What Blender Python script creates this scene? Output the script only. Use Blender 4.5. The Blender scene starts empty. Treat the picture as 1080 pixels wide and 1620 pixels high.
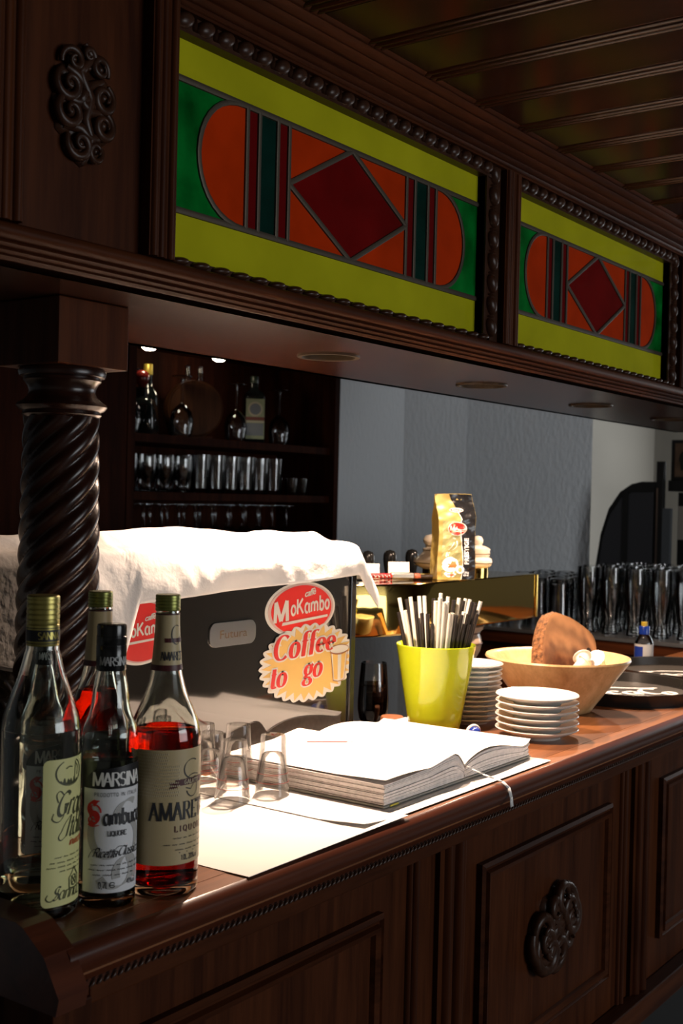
import bpy, bmesh, math, random
from math import sin, cos, pi, radians, sqrt
from mathutils import Vector, Matrix

random.seed(7)
scene = bpy.context.scene
COL = scene.collection

# ------------------------------------------------------------------ camera
EYE = Vector((0.0, 0.0, 1.516))
F_PX = 1910.0
_a, _p, _r = radians(35.65), radians(-0.69), radians(1.35)
FW = Vector((cos(_a) * cos(_p), sin(_a) * cos(_p), sin(_p)))
_rt = Vector((sin(_a), -cos(_a), 0.0))
_up = _rt.cross(FW)
RT = _rt * cos(_r) + _up * sin(_r)
UP = -_rt * sin(_r) + _up * cos(_r)
cam_data = bpy.data.cameras.new('camera')
cam_data.sensor_fit = 'VERTICAL'
cam_data.sensor_height = 36.0
cam_data.sensor_width = 24.0
cam_data.lens = F_PX / 1620.0 * 36.0
cam_data.clip_start = 0.05
cam_data.dof.use_dof = True
cam_data.dof.focus_distance = 1.65
cam_data.dof.aperture_fstop = 10.0
cam = bpy.data.objects.new('camera', cam_data)
COL.objects.link(cam)
M = Matrix((RT, UP, -FW)).transposed().to_4x4()
M.translation = EYE
cam.matrix_world = M
scene.camera = cam

# ------------------------------------------------------------------ world, daylight, exposure
world = bpy.data.worlds.new('world')
scene.world = world
world.use_nodes = True
world.node_tree.nodes['Background'].inputs[0].default_value = (0.75, 0.85, 1.0, 1)
world.node_tree.nodes['Background'].inputs[1].default_value = 0.012

vs = scene.view_settings
vs.view_transform = 'Standard'
vs.look = 'None'
vs.gamma = 1.0
vs.use_curve_mapping = False
vs.exposure = 0.0
scene.cycles.use_denoising = True
scene.cycles.sample_clamp_indirect = 6.0
scene.cycles.blur_glossy = 0.5
scene.cycles.max_bounces = 12
scene.cycles.transparent_max_bounces = 16
scene.cycles.transmission_bounces = 10


def area_light(name, loc, target, sx, sy, power, color):
    d = bpy.data.lights.new(name, 'AREA')
    d.shape = 'RECTANGLE'
    d.size, d.size_y = sx, sy
    d.energy = power
    d.color = color
    o = bpy.data.objects.new(name, d)
    COL.objects.link(o)
    o.location = loc
    o.rotation_euler = (Vector(target) - Vector(loc)).to_track_quat('-Z', 'Y').to_euler()
    return o


DAY = (0.93, 0.97, 1.0)
# daylight entering by the windows of the guest room (front wall) and of the far end
area_light('daylight_window_front', (2.3, -3.85, 1.45), (2.3, 0.0, 1.40), 2.6, 1.25, 62.0, DAY)
area_light('daylight_window_side', (6.45, 0.75, 1.45), (0.0, 0.75, 1.40), 1.9, 1.1, 22.0, DAY)

SPOT_POWER = 62.0
SPOT_COLOR = (1.0, 0.725, 0.54)

# ------------------------------------------------------------------ geometry helpers


class G:
    """collects vertices and faces (one mesh)"""

    def __init__(s):
        s.v, s.f, s.m = [], [], []
        s.cm = 0

    def add(s, verts, faces):
        n = len(s.v)
        s.v += [tuple(p) for p in verts]
        for f in faces:
            s.f.append([i + n for i in f])
            s.m.append(s.cm)
        return s

    def box(s, x0, x1, y0, y1, z0, z1, c=0.0):
        if c <= 0:
            v = [(x0, y0, z0), (x1, y0, z0), (x1, y1, z0), (x0, y1, z0), (x0, y0, z1), (x1, y0, z1), (x1, y1, z1), (x0, y1, z1)]
            return s.add(v, [(0, 3, 2, 1), (4, 5, 6, 7), (0, 1, 5, 4), (1, 2, 6, 5), (2, 3, 7, 6), (3, 0, 4, 7)])
        bm = bmesh.new()
        g = G().box(x0, x1, y0, y1, z0, z1)
        vs_ = [bm.verts.new(p) for p in g.v]
        for f in g.f:
            bm.faces.new([vs_[i] for i in f])
        bmesh.ops.bevel(bm, geom=list(bm.edges), offset=c, segments=2, affect='EDGES', profile=0.5)
        bm.verts.index_update()
        s.add([v.co[:] for v in bm.verts], [[v.index for v in f.verts] for f in bm.faces])
        bm.free()
        return s

    def lathe(s, prof, n=32, c=(0, 0, 0), a0=0.0, a1=2 * pi, sx=1.0, sy=1.0):
        """prof: list of (r, z)"""
        closed = abs(a1 - a0 - 2 * pi) < 1e-6
        m = n if closed else n + 1
        verts, faces = [], []
        rows = []
        for r, z in prof:
            if abs(r) < 1e-7:
                rows.append(('p', len(verts)))
                verts.append((c[0], c[1], c[2] + z))
            else:
                rows.append(('r', len(verts)))
                for i in range(m):
                    a = a0 + (a1 - a0) * i / n
                    verts.append((c[0] + r * cos(a) * sx, c[1] + r * sin(a) * sy, c[2] + z))
        for k in range(len(rows) - 1):
            t0, b0 = rows[k]
            t1, b1 = rows[k + 1]
            for i in range(n):
                j = (i + 1) % m if closed else i + 1
                if t0 == 'r' and t1 == 'r':
                    faces.append((b0 + i, b0 + j, b1 + j, b1 + i))
                elif t0 == 'p' and t1 == 'r':
                    faces.append((b0, b1 + j, b1 + i))
                elif t0 == 'r' and t1 == 'p':
                    faces.append((b0 + i, b0 + j, b1))
        return s.add(verts, faces)

    def tube(s, pts, r, n=8, caps=True, flat=1.0):
        pts = [Vector(p) for p in pts]
        k = len(pts)
        rr = r if isinstance(r, (list, tuple)) else [r] * k
        verts, faces = [], []
        ref = None
        for i, p in enumerate(pts):
            d = (pts[min(i + 1, k - 1)] - pts[max(i - 1, 0)]).normalized()
            if ref is None:
                ref = Vector((0, 0, 1)) if abs(d.z) < 0.9 else Vector((1, 0, 0))
            u = (ref - d * ref.dot(d)).normalized()
            w = d.cross(u)
            ref = u
            for j in range(n):
                a = 2 * pi * j / n
                verts.append(p + u * cos(a) * rr[i] * flat + w * sin(a) * rr[i])
        for i in range(k - 1):
            for j in range(n):
                q = (j + 1) % n
                faces.append((i * n + j, i * n + q, (i + 1) * n + q, (i + 1) * n + j))
        if caps:
            faces.append(tuple(reversed(range(n))))
            faces.append(tuple(range((k - 1) * n, k * n)))
        return s.add(verts, faces)

    def prism(s, poly, axis, a, b):
        """poly: 2D points; axis 'x','y','z' the direction of extrusion from a to b"""
        def P(p, t):
            if axis == 'x':
                return (t, p[0], p[1])
            if axis == 'y':
                return (p[0], t, p[1])
            return (p[0], p[1], t)
        n = len(poly)
        v = [P(p, a) for p in poly] + [P(p, b) for p in poly]
        f = [tuple(range(n)), tuple(reversed(range(n, 2 * n)))]
        for i in range(n):
            j = (i + 1) % n
            f.append((i, i + n, j + n, j))
        return s.add(v, f)

    def grid(s, fn, nu, nv, closed_u=False):
        v = [fn(i / nu, j / nv) for j in range(nv + 1) for i in range(nu + (0 if closed_u else 1))]
        w = nu if closed_u else nu + 1
        f = []
        for j in range(nv):
            for i in range(nu):
                k = (i + 1) % w
                f.append((j * w + i, j * w + k, (j + 1) * w + k, (j + 1) * w + i))
        return s.add(v, f)

    def sweep(s, prof, path, closed=False):
        """prof: (out, z) offsets; path: plan points (x, y); out = to the right of travel"""
        n = len(path)
        rows = []
        for i, p in enumerate(path):
            p = Vector(p)
            if closed:
                a, b = Vector(path[i - 1]), Vector(path[(i + 1) % n])
            else:
                a = Vector(path[i - 1]) if i > 0 else None
                b = Vector(path[i + 1]) if i < n - 1 else None
            d1 = (p - a).normalized() if a is not None else (b - p).normalized()
            d2 = (b - p).normalized() if b is not None else d1
            n1, n2 = Vector((d1.y, -d1.x)), Vector((d2.y, -d2.x))
            m = (n1 + n2)
            m = m / max(1e-6, m.dot(n1))
            rows.append([(p.x + m.x * o, p.y + m.y * o, z) for o, z in prof])
        k = len(prof)
        v = [q for r in rows for q in r]
        f = []
        for i in range(n if closed else n - 1):
            j = (i + 1) % n
            for q in range(k - 1):
                f.append((i * k + q, i * k + q + 1, j * k + q + 1, j * k + q))
        return s.add(v, f)

    def xf(s, mat):
        s.v = [tuple(mat @ Vector(p)) for p in s.v]
        return s

    def join(s, o):
        n = len(s.v)
        s.v += o.v
        s.f += [[i + n for i in f] for f in o.f]
        s.m += [s.cm] * len(o.f)
        return s


OFF = {}


def mesh_of(name, g, mats, smooth=None, recalc=True):
    me = bpy.data.meshes.new(name)
    me.from_pydata(g.v, [], g.f)
    if recalc:
        bm = bmesh.new()
        bm.from_mesh(me)
        bmesh.ops.recalc_face_normals(bm, faces=bm.faces)
        bm.to_mesh(me)
        bm.free()
    for m in (mats if isinstance(mats, (list, tuple)) else [mats]):
        me.materials.append(m)
    if any(g.m):
        me.polygons.foreach_set('material_index', g.m)
    if smooth is not None:
        me.polygons.foreach_set('use_smooth', [True] * len(me.polygons))
        if smooth < 180:
            me.set_sharp_from_angle(angle=radians(smooth))
    me.update()
    return me


def thing(name, label, cat, loc=(0, 0, 0), rotz=0.0, group=None, kind=None, world_coords=True):
    o = bpy.data.objects.new(name, None)
    o.empty_display_size = 0.05
    COL.objects.link(o)
    o.location = loc
    o.rotation_euler = (0, 0, rotz)
    if label:
        o['label'] = label
    if cat:
        o['category'] = cat
    if group:
        o['group'] = group
    if kind:
        o['kind'] = kind
    OFF[o] = Vector(loc) if world_coords else Vector((0, 0, 0))
    return o


def obj(name, g, mats, parent=None, smooth=None, label=None, cat=None, group=None, kind=None, recalc=True, origin=None):
    off = OFF.get(parent) if parent is not None else (Vector(origin) if origin else None)
    if off is not None and off.length > 0:
        g.v = [(p[0] - off.x, p[1] - off.y, p[2] - off.z) for p in g.v]
    me = mesh_of(name, g, mats, smooth, recalc)
    o = bpy.data.objects.new(name, me)
    COL.objects.link(o)
    if parent is not None:
        o.parent = parent
        OFF[o] = OFF.get(parent, Vector((0, 0, 0)))
    elif origin:
        o.location = origin
        OFF[o] = Vector(origin)
    for k, val in (('label', label), ('category', cat), ('group', group), ('kind', kind)):
        if val:
            o[k] = val
    return o


def inst(name, me, parent, loc, rot=(0, 0, 0), scale=(1, 1, 1)):
    o = bpy.data.objects.new(name, me)
    COL.objects.link(o)
    o.parent = parent
    off = OFF.get(parent, Vector((0, 0, 0)))
    o.location = Vector(loc) - off
    o.rotation_euler = rot
    o.scale = scale
    return o


def dup(root, loc, rotz=0.0, label=None, group=None, rot=None, scale=None):
    r = root.copy()
    COL.objects.link(r)
    r.location = loc
    r.rotation_euler = rot if rot else (0, 0, rotz)
    if scale:
        r.scale = scale
    if label:
        r['label'] = label
    if group:
        r['group'] = group
    for ch in list(root.children):
        c = ch.copy()
        COL.objects.link(c)
        c.parent = r
        for gch in list(ch.children):
            d = gch.copy()
            COL.objects.link(d)
            d.parent = c
    return r


# ------------------------------------------------------------------ materials


def new_mat(name):
    m = bpy.data.materials.new(name)
    m.use_nodes = True
    return m, m.node_tree.nodes, m.node_tree.links, m.node_tree.nodes['Principled BSDF']


def plain(name, col, rough=0.5, metal=0.0, coat=0.0, trans=0.0, ior=1.45, noise=0.0, nscale=20.0, bump=0.0, bscale=200.0, emit=None, estr=0.0, spec=0.5, sss=0.0):
    m, N, L, b = new_mat(name)
    b.inputs['Base Color'].default_value = (*col, 1)
    b.inputs['Roughness'].default_value = rough
    b.inputs['Metallic'].default_value = metal
    b.inputs['Coat Weight'].default_value = coat
    b.inputs['Coat Roughness'].default_value = 0.08
    b.inputs['Transmission Weight'].default_value = trans
    b.inputs['IOR'].default_value = ior
    b.inputs['Specular IOR Level'].default_value = spec
    if sss:
        b.inputs['Subsurface Weight'].default_value = sss
        b.inputs['Subsurface Radius'].default_value = (0.01, 0.008, 0.005)
    if emit:
        b.inputs['Emission Color'].default_value = (*emit, 1)
        b.inputs['Emission Strength'].default_value = estr
    if noise or bump:
        tc = N.new('ShaderNodeTexCoord')
    if noise:
        nz = N.new('ShaderNodeTexNoise')
        nz.inputs['Scale'].default_value = nscale
        nz.inputs['Detail'].default_value = 4
        L.new(tc.outputs['Object'], nz.inputs['Vector'])
        rp = N.new('ShaderNodeValToRGB')
        rp.color_ramp.elements[0].position = 0.3
        rp.color_ramp.elements[1].position = 0.7
        rp.color_ramp.elements[0].color = (*[c * (1 - noise) for c in col], 1)
        rp.color_ramp.elements[1].color = (*[min(1, c * (1 + noise)) for c in col], 1)
        L.new(nz.outputs['Fac'], rp.inputs['Fac'])
        L.new(rp.outputs['Color'], b.inputs['Base Color'])
    if bump:
        n2 = N.new('ShaderNodeTexNoise')
        n2.inputs['Scale'].default_value = bscale
        n2.inputs['Detail'].default_value = 3
        L.new(tc.outputs['Object'], n2.inputs['Vector'])
        bp = N.new('ShaderNodeBump')
        bp.inputs['Strength'].default_value = bump
        bp.inputs['Distance'].default_value = 0.004
        L.new(n2.outputs['Fac'], bp.inputs['Height'])
        L.new(bp.outputs['Normal'], b.inputs['Normal'])
    return m


def wood(name, c1, c2, axis='x', rough=0.4, scale=14.0, stretch=14.0, coat=0.0, bump=0.08, spec=0.5):
    """streaky grain that runs along one axis"""
    m, N, L, b = new_mat(name)
    tc = N.new('ShaderNodeTexCoord')
    mp = N.new('ShaderNodeMapping')
    s = [scale * 2.2] * 3
    s['xyz'.index(axis)] = scale / stretch * 2.2
    mp.inputs['Scale'].default_value = s
    L.new(tc.outputs['Object'], mp.inputs['Vector'])
    n1 = N.new('ShaderNodeTexNoise')
    n1.inputs['Scale'].default_value = 1.0
    n1.inputs['Detail'].default_value = 6
    n1.inputs['Distortion'].default_value = 0.7
    L.new(mp.outputs['Vector'], n1.inputs['Vector'])
    n2 = N.new('ShaderNodeTexNoise')
    n2.inputs['Scale'].default_value = 7.0
    n2.inputs['Detail'].default_value = 3
    L.new(mp.outputs['Vector'], n2.inputs['Vector'])
    mx = N.new('ShaderNodeMath')
    mx.operation = 'MULTIPLY_ADD'
    mx.inputs[1].default_value = 0.35
    L.new(n2.outputs['Fac'], mx.inputs[0])
    L.new(n1.outputs['Fac'], mx.inputs[2])
    rp = N.new('ShaderNodeValToRGB')
    rp.color_ramp.elements[0].position = 0.45
    rp.color_ramp.elements[1].position = 0.85
    rp.color_ramp.elements[0].color = (*c1, 1)
    rp.color_ramp.elements[1].color = (*c2, 1)
    L.new(mx.outputs[0], rp.inputs['Fac'])
    L.new(rp.outputs['Color'], b.inputs['Base Color'])
    b.inputs['Roughness'].default_value = rough
    b.inputs['Specular IOR Level'].default_value = spec
    b.inputs['Coat Weight'].default_value = coat
    b.inputs['Coat Roughness'].default_value = 0.12
    if bump:
        bp = N.new('ShaderNodeBump')
        bp.inputs['Strength'].default_value = bump
        bp.inputs['Distance'].default_value = 0.003
        L.new(mx.outputs[0], bp.inputs['Height'])
        L.new(bp.outputs['Normal'], b.inputs['Normal'])
    return m


def glass_mat(name, col=(1, 1, 1), rough=0.0, clear=0.0, ior=1.46):
    """refracting glass; clear = share of straight-through light (thin walls)"""
    m, N, L, b = new_mat(name)
    N.remove(b)
    out = N['Material Output']
    gl = N.new('ShaderNodeBsdfGlass')
    gl.inputs['Color'].default_value = (*col, 1)
    gl.inputs['Roughness'].default_value = rough
    gl.inputs['IOR'].default_value = ior
    if clear > 0:
        tr = N.new('ShaderNodeBsdfTransparent')
        tr.inputs['Color'].default_value = (*col, 1)
        mix = N.new('ShaderNodeMixShader')
        mix.inputs[0].default_value = clear
        L.new(gl.outputs[0], mix.inputs[1])
        L.new(tr.outputs[0], mix.inputs[2])
        L.new(mix.outputs[0], out.inputs['Surface'])
    else:
        L.new(gl.outputs[0], out.inputs['Surface'])
    return m


def thin_glass(name, col=(1, 1, 1), refl=1.0, rough=0.02):
    """thin wall: straight-through light plus Fresnel reflection"""
    m, N, L, b = new_mat(name)
    N.remove(b)
    out = N['Material Output']
    tr = N.new('ShaderNodeBsdfTransparent')
    tr.inputs['Color'].default_value = (*col, 1)
    gs = N.new('ShaderNodeBsdfGlossy')
    gs.inputs['Roughness'].default_value = rough
    fr = N.new('ShaderNodeFresnel')
    fr.inputs['IOR'].default_value = 1.5
    mu = N.new('ShaderNodeMath')
    mu.operation = 'MULTIPLY'
    mu.inputs[1].default_value = refl
    L.new(fr.outputs[0], mu.inputs[0])
    mix = N.new('ShaderNodeMixShader')
    L.new(mu.outputs[0], mix.inputs[0])
    L.new(tr.outputs[0], mix.inputs[1])
    L.new(gs.outputs[0], mix.inputs[2])
    L.new(mix.outputs[0], out.inputs['Surface'])
    return m


W1, W2 = (0.030, 0.0075, 0.0026), (0.080, 0.0225, 0.0075)
WD_X = wood('dark_oak_x', W1, W2, 'x', 0.42, spec=0.08)
WD_Y = wood('dark_oak_y', W1, W2, 'y', 0.42, spec=0.08)
WD_Z = wood('dark_oak_z', W1, W2, 'z', 0.42, spec=0.08)
CARVE = plain('carved_oak', (0.042, 0.016, 0.008), 0.34, noise=0.3, nscale=60, spec=0.3)
PILLARM = plain('pillar_lacquer', (0.026, 0.0085, 0.005), 0.26, noise=0.25, nscale=30, spec=0.45)
CEILW = wood('ceiling_lacquer', (0.020, 0.006, 0.003), (0.040, 0.012, 0.005), 'y', 0.22, coat=0.0, bump=0.02, spec=0.24)
TOPW = wood('counter_top', (0.15, 0.050, 0.014), (0.28, 0.102, 0.031), 'x', 0.36, 18, 18, coat=0.15, bump=0.04)
EDGEW = wood('counter_edge', (0.060, 0.014, 0.006), (0.12, 0.030, 0.012), 'x', 0.28, coat=0.2)
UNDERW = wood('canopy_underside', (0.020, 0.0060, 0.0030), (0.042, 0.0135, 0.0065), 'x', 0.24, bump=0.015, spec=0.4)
WALLM = None


def wall_mat():
    m, N, L, b = new_mat('grey_textured_wallpaper')
    tc = N.new('ShaderNodeTexCoord')
    mp = N.new('ShaderNodeMapping')
    mp.inputs['Scale'].default_value = (60, 60, 26)
    L.new(tc.outputs['Object'], mp.inputs['Vector'])
    nz = N.new('ShaderNodeTexNoise')
    nz.inputs['Scale'].default_value = 1.0
    nz.inputs['Detail'].default_value = 4
    L.new(mp.outputs['Vector'], nz.inputs['Vector'])
    bp = N.new('ShaderNodeBump')
    bp.inputs['Strength'].default_value = 0.55
    bp.inputs['Distance'].default_value = 0.008
    L.new(nz.outputs['Fac'], bp.inputs['Height'])
    L.new(bp.outputs['Normal'], b.inputs['Normal'])
    b.inputs['Base Color'].default_value = (0.66, 0.68, 0.70, 1)
    b.inputs['Roughness'].default_value = 0.75
    return m


WALLM = wall_mat()
CREAMWALL = plain('cream_wall', (0.62, 0.58, 0.50), 0.8, bump=0.1, bscale=60)
FLOORM = plain('floor_tile', (0.05, 0.05, 0.05), 0.5, noise=0.2, nscale=8)
WHITEP = plain('white_print', (0.92, 0.90, 0.86), 0.45)
BLACKP = plain('black_print', (0.012, 0.012, 0.014), 0.45)
DARKP = plain('ink_dark', (0.03, 0.03, 0.035), 0.5)
GREYP = plain('grey_print', (0.55, 0.55, 0.54), 0.5)
REDP = plain('red_print', (0.72, 0.022, 0.016), 0.38)
CLOTH = plain('linen_cloth', (0.80, 0.77, 0.73), 0.9, bump=0.25, bscale=90)
PAPER = plain('white_paper', (0.86, 0.84, 0.81), 0.75)
PAPERE = plain('page_edges', (0.74, 0.70, 0.68), 0.85, noise=0.12, nscale=150)
PORC = plain('white_porcelain', (0.82, 0.80, 0.75), 0.12, coat=0.4)
BRASS = plain('polished_brass', (0.55, 0.38, 0.11), 0.07, metal=1.0)
STEEL = plain('brushed_steel', (0.55, 0.55, 0.55), 0.3, metal=1.0)
BLACKPL = plain('black_plastic', (0.012, 0.012, 0.012), 0.18)
BLACKMAT = plain('black_matte', (0.015, 0.015, 0.015), 0.5)
GLASS_B = glass_mat('bottle_glass', (0.98, 1.0, 0.98))
GLASS_T = thin_glass('tumbler_glass', (0.965, 0.97, 0.97), 1.5, 0.05)
GLASS_S = thin_glass('shot_glass', (0.96, 0.955, 0.945), 0.8, 0.0)

# ------------------------------------------------------------------ lettering: skeleton strokes drawn with a pen


def AR(cx, cy, rx, ry, a0, a1, n=12):
    return [(cx + rx * cos(radians(a0 + (a1 - a0) * i / n)), cy + ry * sin(radians(a0 + (a1 - a0) * i / n))) for i in range(n + 1)]


X_ = 0.62
GLY = {
    'A': (.76, [[(0, 0), (.35, 1)], [(.35, 1), (.70, 0)], [(.13, .34), (.58, .34)]]),
    'B': (.72, [[(.08, 0), (.08, 1)], [(.08, 1), (.34, 1)] + AR(.34, .76, .24, .24, 90, -90) + [(.08, .52)], [(.34, .52)] + AR(.36, .26, .28, .26, 90, -90) + [(.08, 0)]]),
    'C': (.78, [AR(.42, .5, .36, .5, 48, 312, 20)]),
    'D': (.82, [[(.08, 0), (.08, 1)], [(.08, 1), (.34, 1)] + AR(.34, .5, .38, .5, 90, -90, 16) + [(.08, 0)]]),
    'E': (.66, [[(.08, 0), (.08, 1)], [(.08, 1), (.56, 1), (.56, .84)], [(.08, .52), (.44, .52)], [(.08, 0), (.58, 0), (.58, .18)]]),
    'F': (.62, [[(.08, 0), (.08, 1)], [(.08, 1), (.56, 1), (.56, .84)], [(.08, .52), (.44, .52)]]),
    'G': (.82, [AR(.42, .5, .36, .5, 48, 300, 20), [(.66, .08), (.66, .45)], [(.46, .45), (.76, .45)]]),
    'I': (.30, [[(.14, 0), (.14, 1)]]),
    'K': (.76, [[(.08, 0), (.08, 1)], [(.62, 1), (.1, .42)], [(.26, .58), (.68, 0)]]),
    'L': (.62, [[(.08, 1), (.08, 0)], [(.08, 0), (.54, 0), (.54, .2)]]),
    'M': (.98, [[(.04, 0), (.08, 1)], [(.08, 1), (.46, .05)], [(.46, .05), (.84, 1)], [(.84, 1), (.90, 0)]]),
    'N': (.80, [[(.08, 0), (.08, 1)], [(.08, 1), (.68, 0)], [(.68, 0), (.68, 1)]]),
    'O': (.84, [AR(.41, .5, .35, .5, 90, 450, 28)]),
    'P': (.68, [[(.08, 0), (.08, 1)], [(.08, 1), (.34, 1)] + AR(.34, .75, .26, .25, 90, -90) + [(.08, .5)]]),
    'Q': (.84, [AR(.41, .5, .35, .5, 90, 450, 28), [(.44, .22), (.78, -.14)]]),
    'R': (.74, [[(.08, 0), (.08, 1)], [(.08, 1), (.36, 1)] + AR(.36, .76, .24, .24, 90, -90) + [(.08, .52)], [(.34, .52), (.68, 0)]]),
    'S': (.62, [AR(.3, .75, .23, .25, 40, 270, 12) + AR(.3, .25, .25, .25, 90, -140, 12)]),
    'T': (.68, [[(.33, 0), (.33, 1)], [(.02, .84), (.02, 1), (.64, 1), (.64, .84)]]),
    'U': (.78, [[(.08, 1), (.08, .32)] + AR(.37, .3, .29, .3, 180, 360) + [(.66, 1)]]),
    'a': (.58, [AR(.24, .31, .2, .31, 60, 300, 16), [(.46, X_), (.46, .1), (.52, 0), (.58, .06)]]),
    'b': (.56, [[(.08, 1), (.08, 0)], AR(.28, .31, .2, .31, 150, -150, 18)]),
    'c': (.50, [AR(.27, .31, .22, .31, 45, 315, 16)]),
    'd': (.58, [AR(.24, .31, .2, .31, 60, 300, 16), [(.46, 1), (.46, 0)]]),
    'e': (.52, [[(.07, .34), (.46, .34)] + AR(.27, .33, .2, .29, 0, 310, 18)]),
    'f': (.38, [AR(.36, .84, .18, .16, 50, 180, 8) + [(.18, 0)], [(.02, X_), (.36, X_)]]),
    'g': (.56, [AR(.26, .40, .18, .22, 90, 450, 18), [(.40, .52), (.52, .64)], [(.20, .2), (.12, .08), (.40, .02)] + AR(.27, -.16, .22, .16, 60, -240, 16)]),
    'h': (.58, [[(.08, 1), (.08, 0)], AR(.28, .40, .19, .22, 160, 0, 8) + [(.47, 0)]]),
    'i': (.26, [[(.1, X_), (.1, .06), (.16, 0), (.24, .06)], [(.1, .82), (.1, .90)]]),
    'l': (.26, [[(.1, 1), (.1, .06), (.16, 0), (.24, .06)]]),
    'm': (.86, [[(.08, X_), (.08, 0)], AR(.25, .42, .16, .2, 160, 0, 8) + [(.41, 0)], AR(.58, .42, .16, .2, 160, 0, 8) + [(.74, .06), (.80, 0)]]),
    'n': (.58, [[(.08, X_), (.08, 0)], AR(.27, .40, .19, .22, 160, 0, 8) + [(.46, .06), (.52, 0)]]),
    'o': (.54, [AR(.26, .31, .21, .31, 90, 450, 22)]),
    'p': (.56, [[(.08, X_), (.08, -.36)], AR(.28, .31, .2, .31, 150, -150, 18)]),
    'r': (.42, [[(.08, X_), (.08, 0)], AR(.26, .42, .18, .2, 160, 50, 6)]),
    's': (.42, [AR(.21, .46, .15, .16, 40, 270, 10) + AR(.21, .15, .17, .15, 90, -140, 10)]),
    't': (.36, [[(.16, .86), (.16, .12)] + AR(.26, .12, .10, .12, 180, 330, 6), [(.02, X_), (.32, X_)]]),
    'u': (.58, [[(.08, X_), (.08, .2)] + AR(.25, .2, .17, .2, 180, 350, 8), [(.44, X_), (.44, .06), (.50, 0), (.56, .06)]]),
    'z': (.46, [[(.04, X_), (.40, X_), (.04, 0), (.42, 0)]]),
    '0': (.6, [AR(.28, .5, .22, .5, 90, 450, 24)]),
    '1': (.36, [[(.04, .8), (.2, 1), (.2, 0)]]),
    '2': (.58, [AR(.28, .74, .22, .26, 160, -40, 10) + [(.05, 0), (.52, 0)]]),
    '4': (.6, [[(.4, 0), (.4, 1), (.02, .3), (.54, .3)]]),
    '5': (.58, [[(.5, 1), (.12, 1), (.08, .56)] + AR(.26, .32, .25, .32, 120, -140, 12)]),
    '7': (.56, [[(.04, 1), (.5, 1), (.18, 0)]]),
    '%': (.8, [AR(.18, .78, .14, .2, 0, 360, 12), AR(.6, .2, .14, .2, 0, 360, 12), [(.66, 1), (.1, 0)]]),
    ',': (.24, [[(.12, .06), (.06, -.14)]]),
    '.': (.24, [[(.1, 0), (.1, .09)]]),
    '-': (.4, [[(.06, .4), (.34, .4)]]),
    ' ': (.34, []),
}


def resample(pl, step=0.06):
    out = [pl[0]]
    for a, b in zip(pl, pl[1:]):
        d = sqrt((a[0] - b[0]) ** 2 + (a[1] - b[1]) ** 2)
        n = max(1, int(d / step))
        for i in range(1, n + 1):
            out.append((a[0] + (b[0] - a[0]) * i / n, a[1] + (b[1] - a[1]) * i / n))
    return out


def pen_didone(thin, thick):
    return lambda dx, dy: thin + (thick - thin) * abs(dy) ** 1.8


def pen_nib(thin, thick, ang):
    a = radians(ang)
    return lambda dx, dy: thin + (thick - thin) * abs(dx * sin(a) - dy * cos(a))


def pen_mono(w):
    return lambda dx, dy: w


def ribbon(pl, pen, extra=0.0, step=0.06):
    """2D ribbon along a polyline: list of (left, right) points"""
    pl = resample(pl, step)
    n = len(pl)
    rows = []
    for i, p in enumerate(pl):
        a, b = pl[max(0, i - 1)], pl[min(n - 1, i + 1)]
        dx, dy = b[0] - a[0], b[1] - a[1]
        l = sqrt(dx * dx + dy * dy) or 1.0
        dx, dy = dx / l, dy / l
        w = pen(dx, dy) / 2 + extra
        px, py = p
        if extra:
            if i == 0:
                px, py = px - dx * extra, py - dy * extra
            if i == n - 1:
                px, py = px + dx * extra, py + dy * extra
        rows.append(((px - dy * w, py + dx * w), (px + dy * w, py - dx * w)))
    return rows


def write(text, pen, size=1.0, xs=1.0, shear=0.0, track=0.0, serif=0.0, extra=0.0, align='l', step=0.08):
    """2D geometry (verts, faces) of a line of lettering"""
    V, Fc = [], []
    x = 0.0
    layer = 0
    for ch in text:
        adv, strokes = GLY[ch]
        ss = [list(s) for s in strokes]
        if serif and ch.isalpha():
            add = []
            for s in strokes:
                for e, nb in ((s[0], s[1]), (s[-1], s[-2])):
                    if abs(nb[0] - e[0]) < 0.55 * abs(nb[1] - e[1]) and (abs(e[1]) < .02 or abs(e[1] - 1) < .02 or (ch.islower() and abs(e[1] - X_) < .02) or abs(e[1] + .36) < .02):
                        add.append([(e[0] - serif, e[1]), (e[0] + serif, e[1])])
            ss += add
        for s in ss:
            rows = ribbon(s, pen, extra, step)
            n = len(V)
            layer += 1
            for l, r in rows:
                for q in (l, r):
                    V.append(((x + q[0]) * xs * size + q[1] * shear * size, q[1] * size, layer % 12))
            for i in range(len(rows) - 1):
                k = n + 2 * i
                Fc.append((k, k + 1, k + 3, k + 2))
        x += adv + track
    w = (x - track) * xs * size
    dx = {'l': 0, 'c': -w / 2, 'r': -w}[align]
    return [(a + dx, b, k) for a, b, k in V], Fc


def strokes2d(pls, pen, step=0.06, extra=0.0):
    V, Fc = [], []
    for li, s in enumerate(pls):
        if 3 <= len(s) <= 8:
            for _ in range(3):
                q = [s[0]]
                for a, b in zip(s, s[1:]):
                    q += [(.75 * a[0] + .25 * b[0], .75 * a[1] + .25 * b[1]), (.25 * a[0] + .75 * b[0], .25 * a[1] + .75 * b[1])]
                s = q + [s[-1]]
        rows = ribbon(s, pen, extra, step)
        n = len(V)
        for l, r in rows:
            V += [(l[0], l[1], li % 12), (r[0], r[1], li % 12)]
        for i in range(len(rows) - 1):
            k = n + 2 * i
            Fc.append((k, k + 1, k + 3, k + 2))
    return V, Fc


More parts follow.
